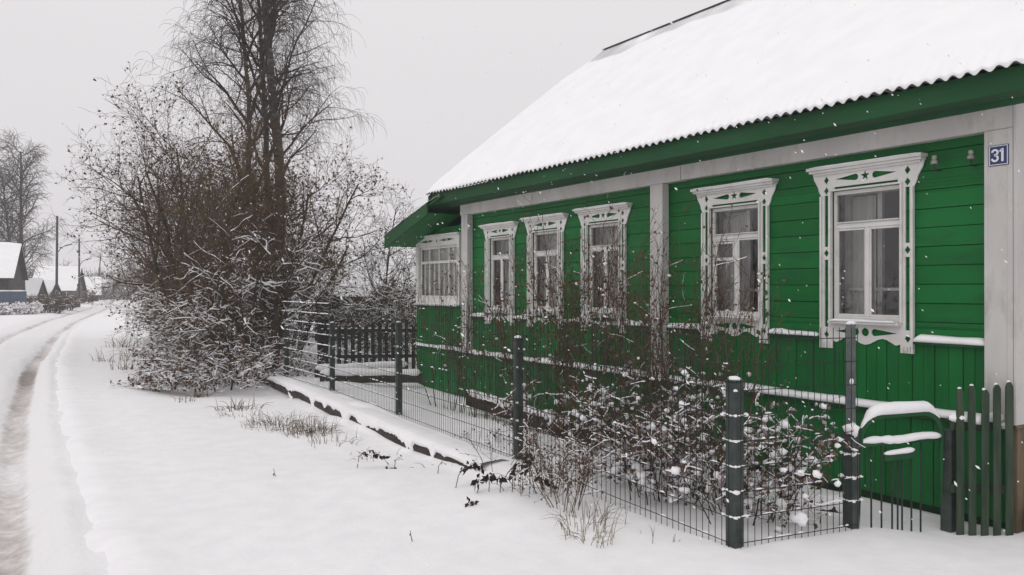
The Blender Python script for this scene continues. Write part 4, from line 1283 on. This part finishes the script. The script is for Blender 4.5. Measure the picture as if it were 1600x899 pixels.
# low thicket in front, bent down under snow
BUSH = dict(levels=4, seg=[7, 6, 5, 4], wob=[.10, .13, .16, .2], trop=[(.06, -.16), (-.0, -.14), (-.02, -.1), -.04], taper=[.35, .35, .4, .5],
            kids=[8, 6, 4], f0=[.12, .1, .1], ang=[42, 46, 50], len=[0, .75, .40, .22], fall=[.5, .4, .3], rad=[0, .010, .0055, .0038], rmin=.0032)
low = [((3.2, 14.2), 12, .95, 1.10, 'snow laden bush arching over the near end of the log edging', 31, 'twig_dark'),
       ((3.45, 16.6), 12, .8, 1.25, 'snow dusted low bush next along the verge behind the log end', 32, 'twig_dark'),
       ((3.75, 19.3), 11, .65, 1.5, 'brown low bush on the verge midway along the thicket', 33, 'twig'),
       ((4.3, 23.0), 11, .55, 2.0, 'brown bush on the verge towards the far end of the thicket', 34, 'twig'),
       ((5.0, 28.0), 11, .45, 2.4, 'tall scrubby bush at the far road end of the thicket', 35, 'twig_dark'),
       ((4.1, 16.4), 10, .55, 2.0, 'dense brown bush behind the snowy forked tree', 36, 'twig_olive'),
       ((5.0, 16.6), 10, .42, 2.0, 'tangled bush filling the gap right of the snowy forked tree', 37, 'twig_olive'),
       ((5.6, 31.5), 9, .4, 2.4, 'last scrubby bush where the thicket meets the road', 38, 'twig_dark')]
for (x, y), n, lean, L, lab, sd, mt in low:
    near = sd in (31, 32, 37)
    PB = dict(BUSH); PB['k'] = L / 1.6
    if sd >= 34: PB['trop'] = [.03, .02, .0, 0]
    st_ = fan(np.random.default_rng(sd), n, lean, L, .016, spr_r=.5)
    if sd in (31, 32):                                  # a few long boughs bowed towards the road under their snow
        for q_, (dx_, dy_, ll_) in enumerate(((-1.5, -.6, 1.7), (-1.2, .3, 1.9), (-1.0, -.9, 1.5), (-.6, .1, 2.0), (-.9, -.4, 2.1))): st_.append(((.5, .1 * q_, .0), (dx_, dy_, 1), ll_, .024))
    plant('bush', lab, 'bush', (x, y), st_, PB, (mt, mt), seed=sd, group='bushes of the roadside thicket', parts=('stems', 'twigs'),
          leaf=[('leaf', .12, .04, .1, 9, None)], snow=dict(prob=.5 if sd in (31, 32) else .22 if near else .12, rmin=.003, k=.9, add=.0045, zmax=9 if near else 2.0))

# bare sapling and scrub between thicket and porch
SAP = dict(levels=4, seg=[9, 6, 5, 4], wob=[.05, .10, .13, .15], trop=[.02, .06, .04, .02], taper=[.25, .3, .4, .5], kids=[16, 6, 4], f0=[.18, .15, .1], ang=[42, 42, 46],
           len=[0, 1.15, .5, .26], fall=[.75, .4, .3], rad=[0, .014, .007, .004], rmin=.0034)
plant('sapling', 'slender bare sapling standing behind the dark picket fence', 'tree', (7.45, 17.0), [((0, 0, 0), (.02, 0, 1), 3.5, .035), ((.1, 0, 0), (-.2, .1, 1), 2.5, .022), ((0, .1, 0), (.35, 0, 1), 2.4, .02)], SAP, ('bark', 'twig_dark'), seed=41,
      leaf=[('leaf', .04, .04, .5, 6, None)], snow=dict(prob=.12, rmin=.004, k=.8))
for i, (x, y, L, lab) in enumerate([(7.2, 15.4, 1.3, 'bare scrub close behind the dark picket fence, beside the porch'), (6.35, 15.5, 1.3, 'snow flecked scrub behind the middle of the dark picket fence'), (8.6, 18.0, 1.6, 'bare scrub farther back between the sapling and the snowy shed')]):
    PB = dict(BUSH); PB['k'] = 1.0; PB['trop'] = [.02, .0, 0, 0]
    plant('bush', lab, 'bush', (x, y), fan(np.random.default_rng(50 + i), 9, .55, L, .014, spr_r=.4), PB, ('twig_dark', 'twig_dark'), seed=50 + i, group='scrub beside the porch', parts=('stems', 'twigs'),
          leaf=[('leaf', .08, .045, .1, 9, None)], snow=dict(prob=.35, rmin=.003, k=.8, add=.005))

# shrubs against the house: upright stems, few russet leaves
ROSE = dict(levels=3, seg=[9, 6, 4], wob=[.055, .10, .14], trop=[.03, .06, .02], taper=[.4, .45, .5], kids=[8, 3], f0=[.22, .25], ang=[26, 38], len=[0, .52, .20], fall=[.5, .3], rad=[0, .0042, .0026], rmin=.0021)
roses = [((4.95, 6.35), 19, .21, 2.1, 'tall upright shrub in front of the third window from the right, with russet leaves', 61, .28),
         ((5.0, 7.25), 19, .25, 1.85, 'upright shrub with russet leaves before the middle of the close windows', 62, .34),
         ((5.15, 5.55), 17, .19, 2.05, 'tall upright shrub with russet leaves in front of the middle white pilaster', 63, .30),
         ((4.65, 4.35), 8, .26, 1.6, 'thin sparse rose stems in front of the second window from the right', 64, .16),
         ((4.85, 5.0), 13, .28, 1.5, 'sparse green leaved rose between the white pilaster and the near corner post', 65, .16),
         ((5.0, 9.3), 12, .22, 1.85, 'thin shrub in front of the far pilaster and porch window', 66, .20),
         ((4.9, 8.3), 10, .28, 1.20, 'short thin shrub between the far pilaster and the close windows', 67, .14)]
for (x, y), n, lean, L, lab, sd, den in roses:
    PR = dict(ROSE)
    lf = [('leaf_red', den * .7, .022, .7 if sd not in (64, 65) else .3, 9, None), ('leaf_green' if sd >= 64 else 'leaf', den * .55, .026, .2, 1.8, None)]
    plant('garden_shrub', lab, 'shrub', (x, y), fan(np.random.default_rng(sd), n, lean, L, .0072, spr_r=.26), PR, ('twig', 'twig'), seed=sd, group='upright shrubs in the front garden', parts=('stems', 'twigs'), leaf=lf,
          snow=dict(prob=.05, rmin=.002, k=.8, add=.002), snowlump=(.06, .012))
# snow-crusted perennials behind the fence
PHLOX = dict(levels=3, seg=[6, 5, 3], wob=[.09, .15, .2], trop=[(.02, -.05), .0, 0], taper=[.5, .5, .5], kids=[9, 4], f0=[.10, .15], ang=[48, 50], len=[0, .26, .12], fall=[.25, .3], rad=[0, .0036, .0025], rmin=.002)
phl = [((4.32, 4.55), 20, .40, .74, 'largest snow crusted clump of dead perennials with mauve heads behind the wire fence', 71, 'mauve'),
       ((4.40, 3.80), 16, .45, .66, 'snow crusted clump behind the return of wire fence beside the near corner post', 72, 'leaf_black'),
       ((4.45, 5.35), 13, .35, .62, 'brown withered clump behind the fence below the white pilaster', 73, 'leaf'),
       ((4.35, 6.3), 11, .32, .60, 'reddish withered clump just right of the second fence post', 74, 'leaf_red')]
for (x, y), n, lean, L, lab, sd, lm in phl:
    plant('perennial_clump', lab, 'plant', (x, y), fan(np.random.default_rng(sd), n + (4 if sd < 73 else -3), lean, L * 1.08, .006, spr_r=.34), PHLOX, ('twig_dark', 'twig'), seed=sd, group='withered perennials behind the fence', parts=('stems', 'twigs'),
          leaf=[(lm if sd != 72 else 'mauve', .34, .022, .15, 2, None), ('leaf', .34, .024, .05, .7, None)], snow=dict(prob=.36, rmin=.001, k=.9, add=.004), snowlump=((.26, .26, .10, .08)[sd - 71], .0175))

# grass and dead weeds in the snow
def tuft_mesh(name, n, h, spread, mat, seed, label, cat, group, loc, bend=.8, w=.0035, heads=False):
    rg = np.random.default_rng(seed); mb = MB(); W = []; H = []
    for i in range(n):
        a = rg.uniform(0, 6.28); r = spread * rg.random() ** .7 * .62
        l = h * (.3 + 1.0 * rg.random() ** 1.3); be = bend * (.1 + 1.9 * rg.random() ** 1.6); a2 = a + rg.uniform(-1.3, 1.3)
        p = []
        for k in np.linspace(0, 1, 5):
            hr = l * be * k * k * .8
            p.append((loc[0] + r * math.cos(a) + hr * math.cos(a2), loc[1] + r * math.sin(a) + hr * math.sin(a2), loc[2] - .03 + l * (k - .45 * be * k * k * k)))
        W.append((np.array(p), np.array([w, w * .9, w * .75, w * .5, w * .2])))
        if heads: H += [p[-1], p[-2]]
    mb.tubes(W)
    o = thing(name, label, cat, loc, group)
    mb.build('blades', mat, o)
    if heads: mb = MB(); mb.leaves(np.array(H), heads, rg); mb.build('seed_heads', 'leaf', o)
    return o
def at_g(x, y): return (x, y, ground_h(x, y))
tufts = [  # x, y, n, h, spread, mat, label
    (2.86, 9.75, 190, .21, .75, 'grass', 'broad patch of dry grass, left one of the two thick patches by the log'),
    (2.95, 8.75, 190, .20, .48, 'grass', 'thick round tuft of dry grass, right one of the two by the log'),
    (2.9, 9.2, 36, .14, .5, 'grass', 'thin dry grass linking the two thick patches by the log'),
    (2.98, 8.15, 46, .15, .5, 'grass', 'sparse dry grass just right of the thick round tuft'),
    (3.17, 4.02, 44, .27, .26, 'grass_green', 'loose tuft of greenish grass nearest the camera, below the dead weeds'),
    (3.30, 4.30, 34, .24, .3, 'grass', 'straw coloured tuft just behind the nearest greenish grass'),
    (3.55, 3.85, 7, .17, .3, 'grass', 'few dry stalks in the snow left of the near corner post'),
    (2.62, 13.2, 16, .28, .25, 'grass', 'dry grass at the foot of the arching snow laden bush'),
    (2.35, 15.0, 24, .36, .30, 'grass_green', 'greenish weeds in the snow in front of the second verge bush'),
    (2.62, 15.6, 16, .30, .3, 'grass', 'dry weeds just behind the greenish weeds on the verge'),
    (2.05, 17.5, 12, .34, .5, 'grass', 'sparse weeds scattered on the open verge'),
    (2.75, 20.5, 26, .35, .6, 'grass', 'row of dry weeds at the verge beside the brown bush'),
    (2.85, 24.2, 30, .42, .8, 'grass', 'far row of weeds along the verge near the road'),
    (2.25, 12.6, 8, .20, .3, 'grass', 'few stalks in the open snow left of the arching bush'),
    (2.85, 11.6, 30, .20, .55, 'grass', 'dry grass in the snow between the arching bush and the broad grass patch'),
    (2.6, 10.7, 14, .16, .5, 'grass', 'sparse grass on the road side of the broad grass patch'),
    (2.1, 14.2, 18, .30, .55, 'grass', 'thin weeds in the snow road side of the arching bush'),
    (2.45, 16.6, 22, .34, .45, 'grass_green', 'greenish weeds at the edge of the second verge bush'),
    (2.0, 19.5, 14, .34, .7, 'grass', 'scattered weeds on the verge farther from the thicket'),
    (3.1, 7.3, 18, .13, .5, 'grass', 'low grass tips in the snow between the round tuft and the bowed stalk'),
    (3.35, 6.5, 9, .13, .4, 'grass', 'few grass tips in the snow close under the log'),
    (3.45, 5.1, 26, .22, .4, 'grass', 'straw among the dead weeds in front of the wire fence'),
    (3.45, 4.3, 20, .20, .4, 'grass', 'straw between the brown dead weed and the near corner post')]
for i, (x, y, n, h, sp_, mt, lab) in enumerate(tufts):
    tuft_mesh('grass_tuft', n if y < 10 else int(n * 1.9), h, sp_, mt, 80 + i, lab, 'grass', 'dry grass tufts on the verge', at_g(x, y), w=(.0024 if y < 5 else .0034) if y < 11 else .006)

def weed(label, loc, pts, mat_stem, leafmat, nleaf, size, seed, name='dead_weed', snowy=0):
    """one stalk given as offsets, with withered leaves along its upper part"""
    rg = np.random.default_rng(seed); t = thing(name, label, 'weed', loc, 'dead weeds in front of the fence')
    P = np.array(loc) + np.array(pts, float)
    mb = MB(); mb.tubes([(P, np.linspace(.004, .002, len(P)))]); mb.build('stalk', mat_stem, t)
    pos = []
    for i in range(nleaf):
        k = rg.uniform(.35, 1) * (len(P) - 1); j = min(int(k), len(P) - 2); pos.append(P[j] + (P[j + 1] - P[j]) * (k - j) + rg.normal(0, size * .3, 3))
    mb = MB(); mb.leaves(np.array(pos), size, rg, down=.8); mb.build('leaves', leafmat, t)
    if snowy:
        mb = MB()
        for p in pos[::max(1, len(pos) // snowy)]: mb.blob((p[0], p[1], p[2] + .008), .016, .018, .008, rg, .3, 6, 4)
        mb.build('snow', 'snow', t, smooth=True)
weed('withered stalk bowed to the snow in front of the log, leaves drooping', at_g(2.72, 6.85), [(0, .0, -.02), (.0, -.05, .12), (.06, -.14, .18), (.14, -.25, .13), (.2, -.32, .02)], 'twig', 'leaf_black', 34, .030, 101, snowy=8)
weed('curved stalk with hanging dark leaves left of the black seed heads', at_g(3.02, 5.55), [(0, 0, -.02), (.02, -.02, .10), (.07, -.04, .17), (.14, -.06, .19), (.2, -.06, .15)], 'twig', 'leaf_black', 30, .032, 102, snowy=7)
bl = [(3.05, 5.25, .10, 'leftmost'), (3.12, 5.20, .13, 'second from the left'), (3.17, 5.12, .12, 'third from the left'), (3.24, 5.06, .16, 'fourth from the left'), (3.29, 5.0, .17, 'fifth from the left'),
      (3.33, 4.96, .28, 'tallest'), (3.40, 4.90, .14, 'second from the right'), (3.44, 4.84, .11, 'rightmost')]
for i, (x, y, h, w_) in enumerate(bl):
    weed(w_ + ' of the black withered flower stalks by the log end', at_g(x, y), [(0, 0, -.02), (.005, 0, h * .5), (.0, .01, h), (.012, 0, h * 1.05), (.022, -.01, h * .88)], 'twig_dark', 'leaf_black', 9, .036, 110 + i, 'dead_flower')
weed('leaning dark stalk rising behind the black flower stalks', at_g(3.26, 5.28), [(0, 0, -.02), (.05, -.05, .10), (.12, -.09, .20), (.17, -.14, .27)], 'twig', 'leaf_black', 14, .024, 125)
weed('small dark leaf clump lying alone on the open snow', at_g(2.83, 5.03), [(0, 0, .0), (.02, -.02, .02), (.05, -.04, .02)], 'twig', 'leaf_black', 14, .026, 126, 'fallen_leaves')
WEED = dict(levels=3, seg=[6, 4, 3], wob=[.08, .14, .2], trop=[.0, .03, 0], taper=[.5, .5, .5], kids=[6, 3], f0=[.3, .2], ang=[45, 50], len=[0, .17, .08], fall=[.4, .3], rad=[0, .0028, .002], rmin=.0016)
for i, (x, y, n, L, lab, lm) in enumerate([(3.42, 4.62, 15, .46, 'bushy brown dead weed in front of the wire fence left of the near corner post', 'leaf'), (3.50, 4.95, 9, .42, 'reddish dead weed against the wire fence behind the brown weed', 'leaf_red'), (3.52, 5.75, 3, .30, 'small dead weed by the end of the log edging', 'leaf')]):
    plant('dead_weed', lab, 'weed', (x, y), fan(np.random.default_rng(130 + i), n, .5, L, .004, spr_r=.12), WEED, ('grass', 'twig'), seed=130 + i, group='dead weeds in front of the fence', parts=('stems', 'twigs'), leaf=[(lm, .4, .015, .1, 2, None)], snow=dict(prob=.2, rmin=.001, k=.8, add=.003))
for i, (x, y) in enumerate([(2.95, 6.55), (3.15, 6.1), (2.0, 6.9), (2.2, 4.6)]):
    weed(['bent straw poking from the snow near the log middle', 'short bent straw near the dark end of the log', 'lone straw in the open snow left of the bowed stalk', 'tiny straw in the smooth snow of the foreground'][i], at_g(x, y),
         [(0, 0, -.02), (.02, .02, .06), (.05, .02, .09), (.09, .01, .06)] if i < 2 else [(0, 0, -.02), (-.01, .01, .04), (-.015, .01, .07)], 'twig', 'leaf', 3 if i < 2 else 1, .014, 140 + i, 'straw')

# far trees and scrub
FARB = dict(levels=4, seg=[10, 7, 6, 5], wob=[.03, .08, .11, .12], trop=[.03, (.06, -.02), (0, -.10), (-.10, -.35)], taper=[.25, .3, .4, .5], kids=[22, 10, 8], f0=[.22, .15, .1], ang=[42, 42, 46], len=[0, 3.6, 1.5, .85], fall=[.7, .5, .4], rad=[0, .05, .022, .013], rmin=.011)
plant('birch_tree', 'distant bare birch standing behind the dark log house', 'tree', (1.6, 74), [((0, 0, 0), (0, 0, 1), 12.4, .20), ((-.3, 0, 0), (-.12, 0, 1), 10.5, .14)], FARB, ('birch_bark', 'birch_twig'), seed=151)
plant('birch_tree', 'smaller distant birch at the far left edge of the photo', 'tree', (-1.6, 76), [((0, 0, 0), (-.03, 0, 1), 11.5, .16)], FARB, ('birch_bark', 'birch_twig'), seed=152)
FARS = dict(levels=3, seg=[6, 5, 4], wob=[.10, .14, .16], trop=[.02, .02, 0], taper=[.35, .4, .5], kids=[13, 8], f0=[.08, .1], ang=[44, 50], len=[0, .95, .5], fall=[.5, .4], rad=[0, .022, .012], rmin=.010)
far = [((1.0, 60.4), .8, 'snow dusted scrub at the end of the blue fence', 9), ((2.1, 61.5), 1.0, 'brown scrub between the blue fence and the nearest utility pole', 12), ((3.1, 62.5), 1.15, 'brown scrub at the foot of the nearest utility pole', 12),
       ((4.4, 70.0), 1.0, 'brown scrub right of the nearest utility pole', 11), ((5.0, 79.5), .9, 'scrub left of the middle utility pole', 10), ((7.7, 100), 1.2, 'grey scrub between the middle utility pole and the barn', 10),
       ((9.9, 120), .9, 'grey scrub in front of the barn', 10), ((12.0, 128), 2.6, 'bare tall scrub right of the leaning utility pole', 10), ((17.6, 128), 4.2, 'rounded dark tree at the bend of the road', 12), ((19.5, 126), 3.4, 'dark bush at the right of the road bend', 12),
       ((4.0, 106), 3.6, 'grey tall scrub behind the brown house', 9), ((19, 112), 2.4, 'dark bush on the right verge far along the road', 10), ((14.5, 82), 2.4, 'dark bush on the right verge farther along the road than the thicket', 12)]
for i, ((x, y), L, lab, n) in enumerate(far):
    PF = dict(FARS); PF['k'] = L / 1.7
    if y > 90: PF['rmin'] = .018
    plant('far_scrub', lab, 'bush', (x, y), fan(np.random.default_rng(160 + i), n, .55, L, .035, spr_r=.7 * L / 1.7), PF, ('twig_dark', 'twig'), seed=160 + i, group='scrub along the far road', parts=('stems', 'twigs'), snow=dict(prob=.12, rmin=.008, k=.9, add=.01))
for i, (x, y) in enumerate([(-.6, 57.8), (.6, 58.3), (1.5, 58.8)]):
    PF = dict(FARS); PF['k'] = .45
    plant('far_scrub', ['leftmost low snowy scrub before the blue fence', 'middle low snowy scrub before the blue fence', 'right low snowy scrub at the corner of the blue fence'][i], 'bush', (x, y), fan(np.random.default_rng(190 + i), 10, .9, .65, .02, spr_r=.5), PF, ('twig', 'twig'), seed=190 + i, group='scrub along the far road', parts=('stems', 'twigs'), snow=dict(prob=.8, rmin=.004, k=1.2, add=.03))
# a far-off wood closing the view, one mass
rg = np.random.default_rng(200); W = []
for i in range(1500):
    x = rg.uniform(-60, 160); y = 235 + rg.uniform(-12, 25) - abs(x) * .1; h = 5.5 * rg.uniform(.5, 1.15) * (1 + .3 * math.sin(x * .09))
    for j in range(5):
        a = rg.uniform(-.5, .5); z0 = h * rg.uniform(0, .4)
        W.append((np.array([(x, y, z0 - .3), (x + a * h * .25, y + rg.uniform(-.5, .5), h * .55), (x + a * h * .42, y, h * rg.uniform(.7, 1))]), np.array([.09, .07, .03])))
mb = MB(); mb.tubes(W); tag(mb.build('far_wood', 'twig', smooth=True), 'grey far off wood beyond the village', 'trees', kind='stuff')

# ------------------------------------------------------------------ falling snow
rg = np.random.default_rng(300); mb = MB()
v = []; f = []; k = 0
fall = np.array([.55, -.35, -.75]); fall /= np.linalg.norm(fall)
for i in range(2600):
    c = np.array([rg.uniform(.3, 5.5), rg.uniform(1.2, 14), rg.uniform(.1, 4.6)])
    dist = math.hypot(c[0], c[1])
    if dist < 2.2: continue
    r = rg.uniform(.0020, .0042)
    d = fall + rg.normal(0, .18, 3); d /= np.linalg.norm(d); s = np.cross(d, [0, 0, 1.]); s /= np.linalg.norm(s); u = np.cross(d, s)
    l = r * rg.uniform(1.3, 3.2)
    v += [c + d * l, c - d * l, c + s * r, c - s * r, c + u * r, c - u * r]
    f += [(k, k + 2, k + 4), (k, k + 4, k + 3), (k, k + 3, k + 5), (k, k + 5, k + 2), (k + 1, k + 4, k + 2), (k + 1, k + 3, k + 4), (k + 1, k + 5, k + 3), (k + 1, k + 2, k + 5)]
    k += 6
mb.add(np.array(v), f); tag(mb.build('falling_snow', 'snow'), 'snowflakes falling in front of the house', 'snow', kind='stuff')

# ------------------------------------------------------------------ snow-thick air
mb = MB(); mb.box(-520, 520, -80, 620, -1.5, 17)
hm = bpy.data.materials.new('snowy_air'); hm.use_nodes = True
n, l = hm.node_tree.nodes, hm.node_tree.links; n.clear()
ho = n.new('ShaderNodeOutputMaterial'); hv = n.new('ShaderNodeVolumePrincipled')
hv.inputs['Color'].default_value = (.93, .92, .93, 1); hv.inputs['Density'].default_value = .0017; hv.inputs['Anisotropy'].default_value = 0.0
l.new(hv.outputs[0], ho.inputs['Volume'])
tag(mb.build('haze', hm), 'pale air thick with fine snow', 'haze', kind='stuff')
